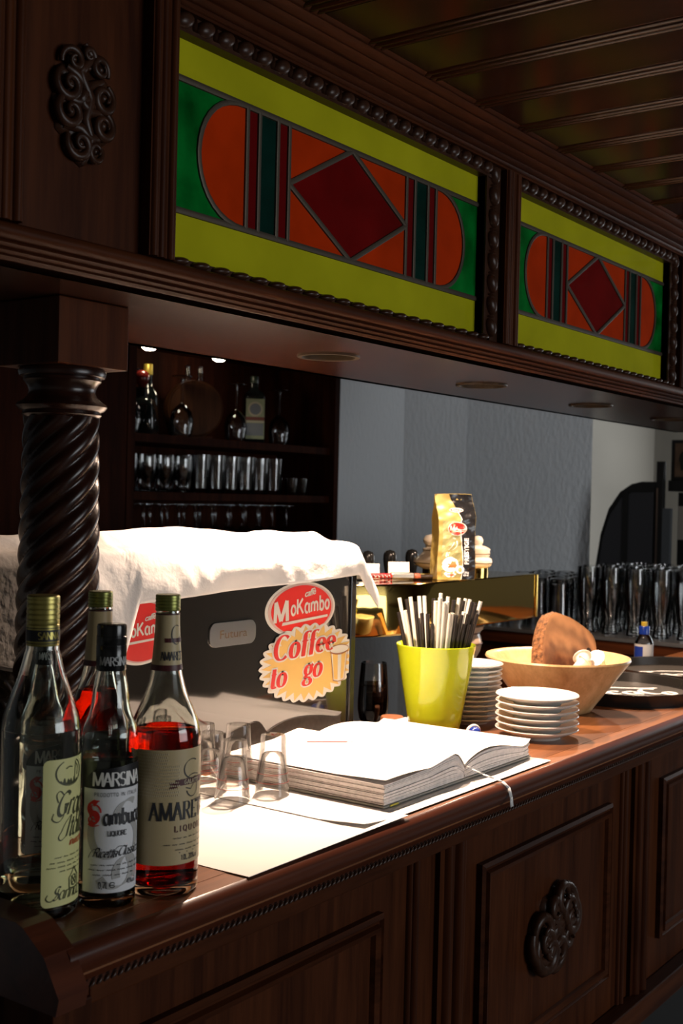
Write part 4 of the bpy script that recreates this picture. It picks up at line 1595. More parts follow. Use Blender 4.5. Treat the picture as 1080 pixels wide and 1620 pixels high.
# (place along the row -1..1, depth -1 near .. 1 far, colour, length class)
ST = [(-.95, -.15, 'b', 0), (-.86, .25, 'w', 1), (-.80, -.3, 'w', 0), (-.70, .55, 'b', 1), (-.62, .15, 'w', 1), (-.56, -.45, 'b', 1), (-.44, -.62, 'b', 0), (-.48, .4, 'b', 2), (-.32, -.72, 'b', 0), (-.22, -.78, 'b', 2),
      (-.30, .5, 'w', 1), (-.14, -.70, 'w', 1), (-.06, -.80, 'w', 2), (.03, -.80, 'w', 1), (.10, -.72, 'w', 1), (.17, -.78, 'w', 0), (.24, -.70, 'w', 0), (.00, -.2, 'w', 2), (-.12, .2, 'b', 1), (.20, .3, 'w', 1),
      (.33, -.72, 'b', 0), (.40, -.60, 'b', 2), (.46, -.64, 'b', 0), (.52, -.42, 'w', 0), (.57, -.55, 'b', 2), (.63, -.40, 'b', 0), (.68, -.52, 'b', 2), (.76, -.30, 'b', 1), (.82, -.20, 'b', 2), (.88, -.05, 'b', 0),
      (.42, .1, 'w', 1), (.55, .3, 'b', 1), (.66, .12, 'w', 1), (.74, .4, 'b', 1), (.80, .22, 'b', 1), (.90, .12, 'w', 1), (.30, .0, 'b', 1), (.48, .55, 'b', 1), (-.40, .75, 'w', 1), (.12, .7, 'b', 1), (.62, .62, 'w', 1), (.70, -.05, 'b', 1)]
CLAB = {'b': 'black drinking straw standing in the lime green bucket', 'w': 'white drinking straw standing in the lime green bucket'}
for k, (a, b, c, q) in enumerate(ST):
    base = Vector((BKX, BKY, CT + 0.0055)) + rgt * (a * 0.024) + fwd * (b * 0.024)
    rim = Vector((BKX, BKY, CT + 0.1545)) + rgt * (a * 0.0625 + 0.003) + fwd * (b * 0.0600)
    d = (rim - base).normalized()
    o = bpy.data.objects.new('drinking_straw', SM[(c, q)])
    COL.objects.link(o)
    o.location = base
    o.rotation_euler = d.to_track_quat('Z', 'Y').to_euler()
    o['label'] = CLAB[c]
    o['category'] = 'straw'
    o['group'] = ('black' if c == 'b' else 'white') + ' drinking straws in the bucket'

# ------------------------------------------------------------------ saucers
def saucer_mesh(R, h, drop):
    p = [(0, 0.004), (R * 0.50, 0.003), (R * 0.52, 0.0), (R * 0.57, 0.0), (R * 0.60, 0.004), (R * 0.80, h * 0.55), (R * 0.985, h - 0.0012), (R, h), (R * 0.985, h + 0.0012), (R * 0.78, h * 0.62 + 0.0015), (R * 0.60, 0.0075), (R * 0.36, 0.0068), (R * 0.30, 0.0058), (R * 0.27, 0.0048), (0, 0.0052)]
    return mesh_of('saucer', G().lathe(p, 48), PORC, 60)


NUM = ['top', 'second', 'third', 'fourth', 'fifth', 'sixth', 'seventh', 'eighth', 'ninth', 'tenth', 'eleventh', 'twelfth']


def stack(x, y, n, me, dz, where, grp):
    r3 = random.Random(n)
    for k in range(n):
        o = bpy.data.objects.new('saucer', me)
        COL.objects.link(o)
        o.location = (x + r3.uniform(-.0007, .0007), y + r3.uniform(-.0007, .0007), CT + 0.0002 + k * dz)
        i = n - 1 - k
        o['label'] = 'white porcelain saucer, %s %s' % (('topmost' if i == 0 else 'bottom one' if k == 0 else NUM[i] + ' from the top'), where)
        o['category'] = 'saucer'
        o['group'] = grp


stack(1.9420, 0.9560, 6, saucer_mesh(0.0735, 0.0170, 0), 0.0118, 'of the short front stack', 'front stack of six saucers')
stack(1.9870, 1.1180, 12, saucer_mesh(0.0600, 0.0120, 0), 0.0090, 'of the tall stack beside the bucket', 'tall stack of twelve saucers')

# small blue and white stopper
t = thing('blue_stopper', 'small blue knob wrapped with a white band, behind the book', 'stopper', (1.866, 1.040, CT), 0.9, world_coords=False)
g = G().lathe([(0.0, 0.0), (0.006, 0.0006), (0.0105, 0.004), (0.0120, 0.009), (0.0105, 0.014), (0.006, 0.0174), (0, 0.018)], 24, sx=1.15)
obj('knob', g, plain('blue_plastic', (0.010, 0.035, 0.28), 0.15, coat=0.5), t, smooth=180)
pts = [(0.0145 * 1.0 * cos(a) * 0.30 + 0.004, -0.0128 * cos(a), 0.009 + 0.0100 * sin(a)) for a in [radians(q) for q in range(-50, 231, 20)]]
g = G().tube(pts, 0.0030, 8)
obj('white_band', g, PORC, t, smooth=60)

# folded napkins behind the bucket
g = G()
for k in range(4):
    g.box(1.838 + 0.002 * (k % 2), 1.898 - 0.001 * k, 1.176, 1.2025, CT + 0.0002 + k * 0.0026, CT + 0.0002 + k * 0.0026 + 0.0023, 0.0009)
obj('folded_napkin', g, PAPER, label='small folded white napkin behind the bucket', cat='napkin', origin=(1.868, 1.19, CT))

# ------------------------------------------------------------------ wooden bowl, wood slice and cream cups
WBX, WBY = 2.222, 1.052
BOWLW = wood('pale_beech', (0.52, 0.30, 0.12), (0.76, 0.50, 0.24), 'z', 0.34, 12, 6, coat=0.25, bump=0.03)
bowl = obj('wooden_bowl', G().lathe([(0, 0.0), (0.064, 0.0), (0.068, 0.0015), (0.072, 0.008), (0.1415, 0.1010), (0.1445, 0.1055), (0.1430, 0.1090), (0.1385, 0.1085), (0.1330, 0.1010), (0.0660, 0.0160), (0.058, 0.012), (0, 0.011)], 64), BOWLW, smooth=50, label='pale turned wooden bowl with flared sides', cat='bowl')
bowl.location = (WBX, WBY, CT + 0.0002)


def slice_mat():
    m, N, L, b = new_mat('olive_wood_slice')
    tc = N.new('ShaderNodeTexCoord')
    mp = N.new('ShaderNodeMapping')
    mp.inputs['Location'].default_value = (0.02, 0.03, 0)
    mp.inputs['Scale'].default_value = (1.0, 0.65, 1)
    L.new(tc.outputs['Object'], mp.inputs['Vector'])
    nz = N.new('ShaderNodeTexNoise')
    nz.inputs['Scale'].default_value = 22
    nz.inputs['Detail'].default_value = 4
    L.new(mp.outputs['Vector'], nz.inputs['Vector'])
    wv = N.new('ShaderNodeTexWave')
    wv.wave_type = 'RINGS'
    wv.rings_direction = 'Z'
    wv.inputs['Scale'].default_value = 9
    wv.inputs['Distortion'].default_value = 9
    wv.inputs['Detail'].default_value = 3
    wv.inputs['Detail Scale'].default_value = 1.2
    L.new(mp.outputs['Vector'], wv.inputs['Vector'])
    ln = N.new('ShaderNodeVectorMath')
    ln.operation = 'LENGTH'
    L.new(mp.outputs['Vector'], ln.inputs[0])
    ad = N.new('ShaderNodeMath')
    ad.operation = 'MULTIPLY_ADD'
    ad.inputs[1].default_value = 5.5
    L.new(ln.outputs['Value'], ad.inputs[0])
    L.new(nz.outputs['Fac'], ad.inputs[2])
    rp = N.new('ShaderNodeValToRGB')
    rp.color_ramp.elements[0].position = 0.62
    rp.color_ramp.elements[0].color = (0.10, 0.032, 0.011, 1)
    rp.color_ramp.elements[1].position = 0.96
    rp.color_ramp.elements[1].color = (0.44, 0.215, 0.088, 1)
    L.new(ad.outputs[0], rp.inputs['Fac'])
    mx = N.new('ShaderNodeMixRGB')
    mx.blend_type = 'MULTIPLY'
    mx.inputs[0].default_value = 0.40
    L.new(rp.outputs['Color'], mx.inputs[1])
    L.new(wv.outputs['Color'], mx.inputs[2])
    L.new(mx.outputs[0], b.inputs['Base Color'])
    b.inputs['Roughness'].default_value = 0.45
    return m


BARK = plain('bark', (0.17, 0.075, 0.028), 0.85, noise=0.75, nscale=110, bump=1.0, bscale=160)
t = thing('wood_slice', 'slice of olive wood with bark, standing in the wooden bowl', 'wood slice', (2.262, 1.058, CT + 0.110), world_coords=False)
out = []
r4 = random.Random(5)
ctl = [(-20, 61), (2, 58), (24, 46), (46, 25), (49, 3), (40, -22), (12, -52), (-28, -56), (-50, -30), (-47, -2), (-38, 30)]
ctl = [(x * 0.00146, y * 0.00128) for x, y in reversed(ctl)]
for i in range(len(ctl)):
    p0, p1, p2, p3 = [ctl[(i + q) % len(ctl)] for q in (-1, 0, 1, 2)]
    for q in range(3):
        tq = q / 3
        out.append(tuple(0.5 * (2 * p1[c] + (p2[c] - p0[c]) * tq + (2 * p0[c] - 5 * p1[c] + 4 * p2[c] - p3[c]) * tq * tq + (3 * p1[c] - p0[c] - 3 * p2[c] + p3[c]) * tq ** 3) for c in (0, 1)))
th = 0.038
n = len(out)
g = G().add([(x, y, th / 2) for x, y in out] + [(x * .93, y * .93, th / 2 + 0.0006) for x, y in out], [tuple(range(n, 2 * n))] + [(i, (i + 1) % n, (i + 1) % n + n, i + n) for i in range(n)])
g.add([(x, y, -th / 2) for x, y in out], [tuple(reversed(range(n)))])
sw = obj('cut_face', g, slice_mat(), t)
def barkfn(u, v):
    i = u * n
    k = int(i) % n
    f_ = i - int(i)
    x = out[k][0] * (1 - f_) + out[(k + 1) % n][0] * f_
    y = out[k][1] * (1 - f_) + out[(k + 1) % n][1] * f_
    b_ = 1.0 + (0.035 + 0.03 * sin(37 * u * 2 * pi + 5 * v) * sin(11 * u * 6 + 9 * v)) * (1 if 0.02 < v < 0.98 else 0)
    return (x * b_, y * b_, -th / 2 + th * v)
obj('bark_rim', G().grid(barkfn, 84, 5, True), BARK, t, smooth=50)
g = G().lathe([(0.0075, 0.0), (0.006, 0.0012), (0.0035, 0.0004), (0, -0.001)], 14, (0.050, -0.004, th / 2 + 0.0004), sy=1.35)
obj('knot', g, plain('dark_knot', (0.02, 0.010, 0.006), 0.6), t, smooth=60)
nv = Vector((-0.40, -0.86, 0.30)).normalized()
upv = Vector((0, 0, 1))
xax = upv.cross(nv).normalized()
yax = nv.cross(xax)
Rm = Matrix((xax, yax, nv)).transposed()
t.rotation_euler = Rm.to_euler()

CUPM = plain('cream_cup_plastic', (0.80, 0.76, 0.68), 0.3)
FOIL = plain('cup_foil', (0.72, 0.70, 0.68), 0.3, metal=0.4)
cup0 = None
CUPS = [(-.020, -.036, .034, .3, .2, 'lying deepest at the bowl front'), (.030, -.010, .034, -.4, .1, 'low in the middle of the bowl'), (.010, -.058, .064, 1.0, .4, 'leaning against the near rim'), (-.048, -.048, .066, -1.1, -.3, 'leftmost, pressed to the rim'),
        (-.020, -.062, .096, 0.6, -.7, 'on top, tipped to the left'), (.010, -.052, .103, 0.9, .5, 'on top, between the other two'), (.044, -.066, .100, -0.5, .8, 'on top, rightmost, foil towards the rim')]
for i, (dx, dy, dz, rx, ry, w) in enumerate(CUPS):
    lab = 'small white coffee cream cup %s' % w
    p = (WBX + dx, WBY + dy, CT + dz)
    if cup0 is None:
        cup0 = thing('cream_cup', lab, 'cream cup', p, group='coffee cream cups in the bowl', world_coords=False)
        obj('cup_body', G().lathe([(0, -0.013), (0.0115, -0.013), (0.0125, -0.012), (0.0150, 0.009), (0.0190, 0.0095), (0.0192, 0.0105), (0, 0.0105)], 24), CUPM, cup0, smooth=40)
        obj('foil_lid', G().lathe([(0, 0.0108), (0.0192, 0.0108), (0.0192, 0.0113), (0, 0.0115)], 24), FOIL, cup0, smooth=30)
        cup0.rotation_euler = (rx, ry, 0)
    else:
        dup(cup0, p, label=lab, rot=(rx, ry, 0.4 * i))

# ------------------------------------------------------------------ serving trays
TRAYM = plain('black_tray', (0.018, 0.017, 0.016), 0.22)
TRAYF = plain('speckled_tray_floor', (0.050, 0.045, 0.038), 0.42, noise=0.5, nscale=400)
TP = [(0, 0.004), (0.160, 0.004), (0.166, 0.003), (0.1690, 0.0), (0.1735, 0.0), (0.1780, 0.0255), (0.1785, 0.0265), (0.1770, 0.0270), (0.1740, 0.0255), (0.1690, 0.0070), (0.1640, 0.0062), (0.1620, 0.0058)]
for i, (x, y, rot, lab) in enumerate(((2.494, 1.036, -0.9, 'round black serving tray with white script, nearer the bowl'), (2.860, 1.022, -0.9, 'round black serving tray with white script, farther along the bar'))):
    t = thing('serving_tray', lab, 'tray', (x, y, CT + 0.0002), rot, group='black serving trays', world_coords=False)
    obj('tray_rim', G().lathe(TP, 64), TRAYM, t, smooth=40)
    fl = obj('tray_floor', G().lathe([(0, 0.0060), (0.1622, 0.0060), (0.1622, 0.0052), (0, 0.0052)], 48), TRAYF, t)
    g = G()
    fnt = lambda u, v: (u, v, 0.0064)
    pen = pen_nib(.004, .016, 40)
    place2d(g, strokes2d([AR(-.085, .005, .030, .038, 50, 320, 18), AR(-.045, -.012, .014, .018, 90, 450, 14), AR(-.008, -.012, .015, .018, 50, 310, 12), AR(.026, -.012, .014, .018, 60, 300, 12) + [(.040, -.028)], [(.040, .006), (.040, -.026), (.050, -.028)],
                          [(-.075, .045), (-.02, .060), (.05, .050), (.105, .060)], AR(.080, .012, .026, .034, 60, 320, 14), AR(.112, -.010, .012, .018, 90, 450, 12), [(-.10, -.055), (-.03, -.045), (.04, -.060), (.10, -.050)]], pen, step=.006), fnt)
    obj('white_script', g, WHITEP, fl)

# blue-capped bottle behind the trays
t = thing('small_bottle', 'small bottle with a blue cap and blue label behind the trays', 'bottle', (3.000, 1.178, CT), 0, world_coords=False)
bp_ = smooth_prof([(0.021, 0.0), (0.0235, 0.003), (0.0235, 0.05), (0.0225, 0.062), (0.017, 0.074), (0.0115, 0.082), (0.0110, 0.094)])
obj('glass_body', G().lathe([(0, 0)] + bp_ + [(0, 0.094)], 28), GLASS_T, t, smooth=60)
obj('screw_cap', G().lathe([(0.0125, 0.080), (0.0135, 0.081), (0.0135, 0.100), (0.0125, 0.1015), (0, 0.1015)], 24), plain('blue_cap', (0.008, 0.03, 0.22), 0.25), t, smooth=40)
obj('cap_ring', G().lathe([(0.006, 0.1015), (0.008, 0.102), (0.008, 0.112), (0, 0.113)], 20), plain('yellow_cap_top', (0.45, 0.32, 0.03), 0.4), t, smooth=40)
fa = face_angle(3.0, 1.178)
g = G().lathe([(0.0239, 0.018), (0.0239, 0.056)], 24, a0=fa - 1.5, a1=fa + 1.5)
lb = obj('label', g, BEIGED, t, smooth=60)
g = G().lathe([(0.0242, 0.022), (0.0242, 0.050)], 12, a0=fa - 1.3, a1=fa - 0.1)
obj('blue_patch', g, plain('blue_print', (0.012, 0.035, 0.25), 0.4), lb, smooth=60)

# ------------------------------------------------------------------ work bench behind the bar
wb = thing('work_bench', 'low dark work bench behind the bar top', 'bench', (2.2, 1.42, 0), None or 0)
obj('bench_top', G().box(0.60, 3.50, 1.2065, 1.60, 0.90, 0.93), plain('bench_steel', (0.18, 0.18, 0.18), 0.4, metal=0.6), wb)
obj('bench_body', G().box(0.62, 3.48, 1.2265, 1.58, 0.0, 0.90), BLACKMAT, wb)

# ------------------------------------------------------------------ espresso machine with its mirror-dark back panel
MY = 1.2120
MX0, MX1 = 0.900, 1.7330
mz0, mz1 = 0.9305, 1.430
es = thing('espresso_machine', 'espresso machine, dark glossy back panel with red and yellow stickers', 'coffee machine', (1.3, 1.40, 0.9305))
PANELM = plain('mirror_dark_panel', (0.022, 0.020, 0.017), 0.045, spec=1.0, metal=0.0, coat=0.6)
obj('body', G().box(MX0, MX1 - 0.004, MY + 0.012, 1.57, mz0 + 0.03, mz1 - 0.003, 0.004), BLACKMAT, es)
pn = obj('back_panel', G().box(MX0, MX1 - 0.0135, MY, MY + 0.0115, mz0 + 0.03, mz1 - 0.004), PANELM, es)
obj('side_trim', G().box(MX1 - 0.013, MX1 + 0.003, MY - 0.004, MY + 0.020, mz0 + 0.03, mz1 - 0.002, 0.002), BLACKPL, es)
g = G()
for x in (MX0 + 0.06, MX1 - 0.06):
    for y in (MY + 0.06, 1.52):
        g.lathe([(0, 0), (0.02, 0), (0.016, 0.031), (0, 0.031)], 16, (x, y, mz0))
obj('feet', g, BLACKMAT, es, smooth=40)


def pfn(lift):
    return lambda u, v: (u, MY - lift, v)


def ellipse(cx, cz, rx, rz, n=48):
    return [(cx + rx * cos(2 * pi * i / n), cz + rz * sin(2 * pi * i / n)) for i in range(n)]


def sticker_slab(poly, y0, y1):
    return G().prism(poly, 'y', y0, y1)


CREAM = plain('sticker_cream', (0.78, 0.72, 0.62), 0.45)
SALMON = plain('sticker_pink', (0.62, 0.42, 0.36), 0.45)
YELLOWP = plain('sticker_yellow', (0.75, 0.46, 0.13), 0.45)
CRED = plain('sticker_red', (0.56, 0.020, 0.020), 0.42)


def logo(cx, cz, rx, rz, tag_):
    st = obj('logo_sticker', sticker_slab(ellipse(cx, cz, rx, rz), MY - 0.0006, MY - 0.0001), CREAM, es, label='red oval MoKambo sticker ' + tag_)
    obj('logo_ring', sticker_slab(ellipse(cx + .001, cz, rx * .93, rz * .93), MY - 0.0010, MY - 0.0006), SALMON, st)
    obj('logo_field', sticker_slab(ellipse(cx + .002, cz - .0005, rx * .86, rz * .88), MY - 0.0014, MY - 0.0010), REDP, st)
    g = G()
    fn = pfn(0.0018)
    k = rx / 0.094
    sl = 0.055
    # letters of growing height on a rising base line, big M at the left
    place2d(g, write('M', pen_mono(.23), 0.0330 * k, 1.12, shear=.06), fn, cx - 0.071 * k, cz - 0.0185 * k, rot=sl)
    place2d(g, write('oKambo', pen_mono(.17), 0.0245 * k, 1.02, shear=.04, track=.08), fn, cx - 0.0285 * k, cz - 0.0085 * k, rot=sl)
    V, Fc = font2d('caff\u00e8', 0.0155 * k, 1.25, 0.30, 0.02, 'c', 0.88)
    place2d(g, (V, Fc), fn, cx + 0.022 * k, cz + 0.0215 * k, rot=sl + .08)
    place2d(g, ([(cx - .050 * k, cz - .0190 * k), (cx + .072 * k, cz - .0125 * k), (cx + .072 * k, cz - .0165 * k), (cx - .052 * k, cz - .0240 * k)], [(0, 1, 2, 3)]), fn)
    obj('logo_lettering', g, CREAM, st)
    return st


logo(1.5815, 1.3300, 0.0945, 0.0455, 'above the yellow starburst')
logo(1.2140, 1.3210, 0.0690, 0.0470, 'behind the amaretto neck')

# starburst sticker
SCX, SCZ, SRX, SRZ = 1.6055, 1.2400, 0.1330, 0.0655
NSP = 30
pts = []
for i in range(NSP * 6):
    a = 2 * pi * i / (NSP * 6)
    q = 0.5 + 0.5 * cos(a * NSP)
    r = 0.925 + 0.075 * q ** 0.6
    pts.append((SCX + SRX * r * cos(a), SCZ + SRZ * r * sin(a)))
st = obj('starburst_sticker', sticker_slab(pts, MY - 0.0020, MY - 0.0014), CREAM, es, label='yellow starburst Coffee to go sticker')
pts = []
for i in range(NSP * 2):
    a = 2 * pi * (i + 0.0) / (NSP * 2)
    r = 0.95 if i % 2 == 0 else 0.76
    pts.append((SCX + SRX * r * cos(a), SCZ + SRZ * r * sin(a)))
obj('starburst_field', sticker_slab(pts, MY - 0.0024, MY - 0.0020), YELLOWP, st)
pd = pen_didone(.05, .225)
g, gw = G(), G()
for txt, sz, u, v, xs_, rot in (('Coffee', 0.0390, SCX - 0.098, SCZ + 0.0105, 1.26, 0.030), ('to', 0.0350, SCX - 0.106, SCZ - 0.0330, 1.25, 0.03), ('go', 0.0350, SCX - 0.018, SCZ - 0.0265, 1.25, 0.03)):
    place2d(gw, write(txt, pd, sz, xs_, shear=.22, serif=.09, track=.05, extra=.07), pfn(0.0028), u, v, rot=rot)
    place2d(g, write(txt, pd, sz, xs_, shear=.22, serif=.09, track=.05), pfn(0.0032), u, v, rot=rot)
obj('lettering_outline', gw, CREAM, st)
obj('lettering', g, CRED, st)
# printed paper cup
cx, cz = SCX + 0.083, SCZ - 0.012
g = G()
place2d(g, poly2d([(cx - .024, cz + .024), (cx + .024, cz + .024), (cx + .016, cz - .026), (cx, cz - .0285), (cx - .016, cz - .026)]), pfn(0.0027))
cupf = obj('cup_print', g, CREAM, st)
g = G()
place2d(g, ([(cx - .019, cz + .020), (cx - .004, cz + .019), (cx - .003, cz - .025), (cx - .013, cz - .024)], [(0, 1, 2, 3)]), pfn(0.0030))
place2d(g, ([(cx + .007, cz + .019), (cx + .020, cz + .020), (cx + .0135, cz - .024), (cx + .006, cz - .025)], [(0, 1, 2, 3)]), pfn(0.0030))
obj('cup_shade', g, YELLOWP, st)
g = G()
place2d(g, poly2d(ellipse(cx, cz + .0270, .0275, .0075, 24)), pfn(0.0031))
obj('cup_lid', g, CREAM, st)
g = G()
place2d(g, strokes2d([ellipse(cx, cz + .0270, .0275, .0075, 24) + [(cx + .0275, cz + .027)], [(cx - .024, cz + .021), (cx - .016, cz - .026)], [(cx + .024, cz + .021), (cx + .016, cz - .026)], [(cx - .016, cz - .026), (cx, cz - .0290), (cx + .016, cz - .026)], [(cx - .0265, cz + .0225), (cx, cz + .0165), (cx + .0265, cz + .0225)]], pen_mono(.0011), step=.01), pfn(0.0034))
obj('cup_outline', g, plain('brown_line', (0.32, 0.10, 0.04), 0.5), st)

# steel name plate
bpz, bpx = 1.3035, 1.4095
bd = obj('name_plate', G().prism(rounded(bpx - .054, bpx + .054, bpz - .0185, bpz + .0185, .014), 'y', MY - 0.0025, MY - 0.0001), STEEL, es, label='steel Futura name plate')
g = G()
V, Fc = font2d('Futura', 0.0185, 1.35, 0.0, 0.0, 'c')
place2d(g, (V, Fc), pfn(0.0028), bpx, bpz - 0.006)
obj('plate_lettering', g, plain('brown_etching', (0.16, 0.09, 0.04), 0.5), bd)

# ------------------------------------------------------------------ white cloth over the machine
def cloth_fn(u, v):
    s = 0.86 + (1.815 - 0.86) * u                 # along the machine
    ytop0, yfr = 1.50, MY - 0.010
    ztop = 1.434
    over = max(0, s - 1.722)
    x = s if over == 0 else 1.722 + over * 0.72
    lt = ytop0 - yfr
    hem = 1.362 + (s - 1.18) * 0.036
    if s < 1.165:
        hem = 1.300 + 0.012 * sin(s * 30)
    elif s < 1.185:
        hem = 1.300 + (1.3617 - 1.300) * (s - 1.165) / 0.02
    Ld = ztop - hem
    total = lt + Ld
    d = v * total
    wr = 0.0022 * sin(19 * s + 4 * sin(5 * v) + 6 * v) + 0.0012 * sin(47 * s + 23 * v + 2 * sin(13 * s)) + 0.0008 * sin(83 * s - 37 * v + 3 * sin(29 * s)) + 0.0014 * sin(33 * v + 11 * s)
    if d < lt:
        y = ytop0 - d
        f = d / lt
        ridge = 0.020 * math.exp(-((f - 0.25 - 0.10 * sin(s * 5)) / 0.22) ** 2) * (0.55 + 0.45 * sin(s * 9 + 1.0))
        fold = 0.016 * math.exp(-((f - 0.66 - 0.16 * sin((s - 1.0) * 4.2)) / 0.10) ** 2)
        z = ztop + 0.005 + ridge + fold + wr * (0.35 + 0.5 * f)
        r = 1 - f
        if f > 0.93:
            z -= 0.004 * ((f - 0.93) / 0.07) ** 2
    else:
        q = d - lt
        y = yfr - 0.006 * min(1, q / 0.02) - 0.006 * sin(min(1, q / Ld) * pi) - wr * 0.8 * min(1, q / 0.02) - 0.010 * q / Ld * (0.5 + 0.5 * sin(s * 17))
        z = ztop + 0.001 - q
    if s < 1.10:
        y = max(y, 1.1955)
    if over > 0:
        drop = over * 0.80
        z -= drop * (1.0 - 0.12 * v)
        y -= 0.012 * over / 0.093 * sin(v * 6)
        x += 0.004 * sin(v * 9)
    return (x, y, z)


cl = obj('white_cloth', G().grid(cloth_fn, 170, 90), CLOTH, smooth=180, label='crumpled white cloth draped over the espresso machine', cat='cloth', recalc=False)
sm = cl.modifiers.new('thickness', 'SOLIDIFY')
sm.thickness = 0.0016
sm.offset = 1.0

# ------------------------------------------------------------------ brass draught beer tower
TZ0, TZ1 = 1.236, 1.342
TY0, TY1 = 1.320, 1.535
TX0, TX1 = 1.905, 2.662
tw = thing('beer_tower', 'polished brass draught beer tower on a porcelain column behind the bar', 'beer tower', (2.45, 1.40, 0.93))
plan = []
for i in range(15):
    a = radians(90 * i / 14)
    plan.append((TX0 + 0.25 * (1 - cos(a)) * 0.0 + (0.0 + 0.30 * (1 - cos(a))), TY1 - 0.05 - (TY1 - 0.05 - TY0) * sin(a)))
plan = [(TX0 + 0.02, TY1), (TX0, TY1 - 0.05)] + plan[1:] + [(TX1 - 0.004, TY0), (TX1, TY0 + 0.004), (TX1, TY1)]
g = G()
n = len(plan)
c_ = 0.004
cen = Vector((sum(p[0] for p in plan) / n, sum(p[1] for p in plan) / n))


def inset(p, k):
    d = (cen - Vector(p)).normalized()
    return (p[0] + d.x * k, p[1] + d.y * k)


rings = [([inset(p, c_) for p in plan], TZ0), (plan, TZ0 + c_), (plan, TZ1 - c_), ([inset(p, c_ * 0.4) for p in plan], TZ1 - c_ * 0.4), ([inset(p, c_) for p in plan], TZ1)]
v = [(p[0], p[1], z) for r, z in rings for p in r]
f = [tuple(reversed(range(n))), tuple(range(4 * n, 5 * n))]
for k in range(4):
    for i in range(n):
        j = (i + 1) % n
        f.append((k * n + i, k * n + j, (k + 1) * n + j, (k + 1) * n + i))
obj('brass_housing', g.add(v, f), BRASS, tw, smooth=35)
obj('end_bead', G().tube([(TX1 - 0.004, TY0 - 0.001, TZ0 + 0.002), (TX1 - 0.004, TY0 - 0.001, TZ1 - 0.002)], 0.004, 10), BRASS, tw, smooth=60)
CLAY = plain('cream_glaze', (0.50, 0.36, 0.25), 0.25, coat=0.4)
colp = [(0.030, 0.0), (0.060, 0.0), (0.060, 0.015), (0.050, 0.03), (0.036, 0.05), (0.034, 0.14), (0.038, 0.165), (0.046, 0.18), (0.048, 0.20), (0.044, 0.212), (0.050, 0.225), (0.060, 0.243), (0.064, 0.262), (0.062, 0.275), (0.058, 0.285), (0.066, 0.293), (0.067, 0.300), (0.050, 0.3055)]
CX_, CY_ = 2.395, 1.393
obj('porcelain_column', G().lathe([(r, 0.9305 + h) for r, h in colp], 40, (CX_, CY_, 0)), CLAY, tw, smooth=50)
for zz, rr in ((1.110, 0.0445), (1.142, 0.0450), (1.192, 0.0648), (1.216, 0.0592)):
    obj('dark_band', G().lathe([(rr, zz - 0.002), (rr + 0.0010, zz), (rr, zz + 0.002)], 40, (CX_, CY_, 0)), plain('band_glaze', (0.10, 0.05, 0.035), 0.3) if 'band_glaze' not in bpy.data.materials else bpy.data.materials['band_glaze'], tw, smooth=60)
# porcelain finials on the housing
FIN = plain('ivory_porcelain', (0.62, 0.55, 0.45), 0.18, coat=0.3)
fy = 1.405


def finial(x, y, prof, bands, name):
    f_ = obj(name, G().lathe([(r, TZ1 + h) for r, h in prof], 40, (x, y, 0)), FIN, tw, smooth=50)
    obj('brass_foot', G().lathe([(0.0, TZ1), (bands[0], TZ1), (bands[0], TZ1 + 0.012), (0, TZ1 + 0.012)], 32, (x, y, 0)), BRASS, f_, smooth=40)
    g = G()
    for r, h in bands[1:]:
        g.lathe([(r - 0.001, TZ1 + h - 0.0013), (r + 0.0008, TZ1 + h), (r - 0.001, TZ1 + h + 0.0013)], 40, (x, y, 0))
    obj('gilt_line', g, plain('gilt_line', (0.16, 0.10, 0.03), 0.3, metal=0.8) if 'gilt_line' not in bpy.data.materials else bpy.data.materials['gilt_line'], f_, smooth=60)


finial(2.438, 1.455, [(0, 0.010), (0.046, 0.012), (0.062, 0.020), (0.068, 0.028), (0.066, 0.036), (0.052, 0.044), (0.046, 0.052), (0.046, 0.060), (0.040, 0.062), (0.040, 0.068), (0.045, 0.074), (0.046, 0.082), (0.040, 0.090), (0.022, 0.094), (0, 0.095)], (0.046, (0.0680, 0.027), (0.0465, 0.056), (0.0405, 0.066)), 'porcelain_finial')
finial(2.565, 1.432, [(0, 0.010), (0.026, 0.012), (0.034, 0.018), (0.036, 0.026), (0.034, 0.034), (0.028, 0.038), (0.030, 0.044), (0.030, 0.058), (0.020, 0.064), (0.010, 0.066), (0.012, 0.072), (0.013, 0.080), (0.009, 0.087), (0, 0.089)], (0.027, (0.0362, 0.024), (0.0303, 0.046)), 'porcelain_finial')
# tap handles on the bartender's side
tb = G().box(2.28, 2.56, TY1, TY1 + 0.03, TZ0 + 0.03, TZ0 + 0.07)
obj('tap_manifold', tb, BRASS, tw)
for x in (2.322, 2.416, 2.514):
    obj('tap_handle', G().lathe([(0.007, TZ0 + 0.05), (0.008, TZ0 + 0.07), (0.0115, TZ0 + 0.100), (0.0150, TZ0 + 0.122), (0.0165, TZ0 + 0.136), (0.0155, TZ0 + 0.147), (0.011, TZ0 + 0.1545), (0, TZ0 + 0.158)], 24, (x, TY1 + 0.052, 0)).tube([(x, TY1 + 0.02, TZ0 + 0.05), (x, TY1 + 0.055, TZ0 + 0.055)], 0.006, 8), BLACKPL, tw, smooth=60)

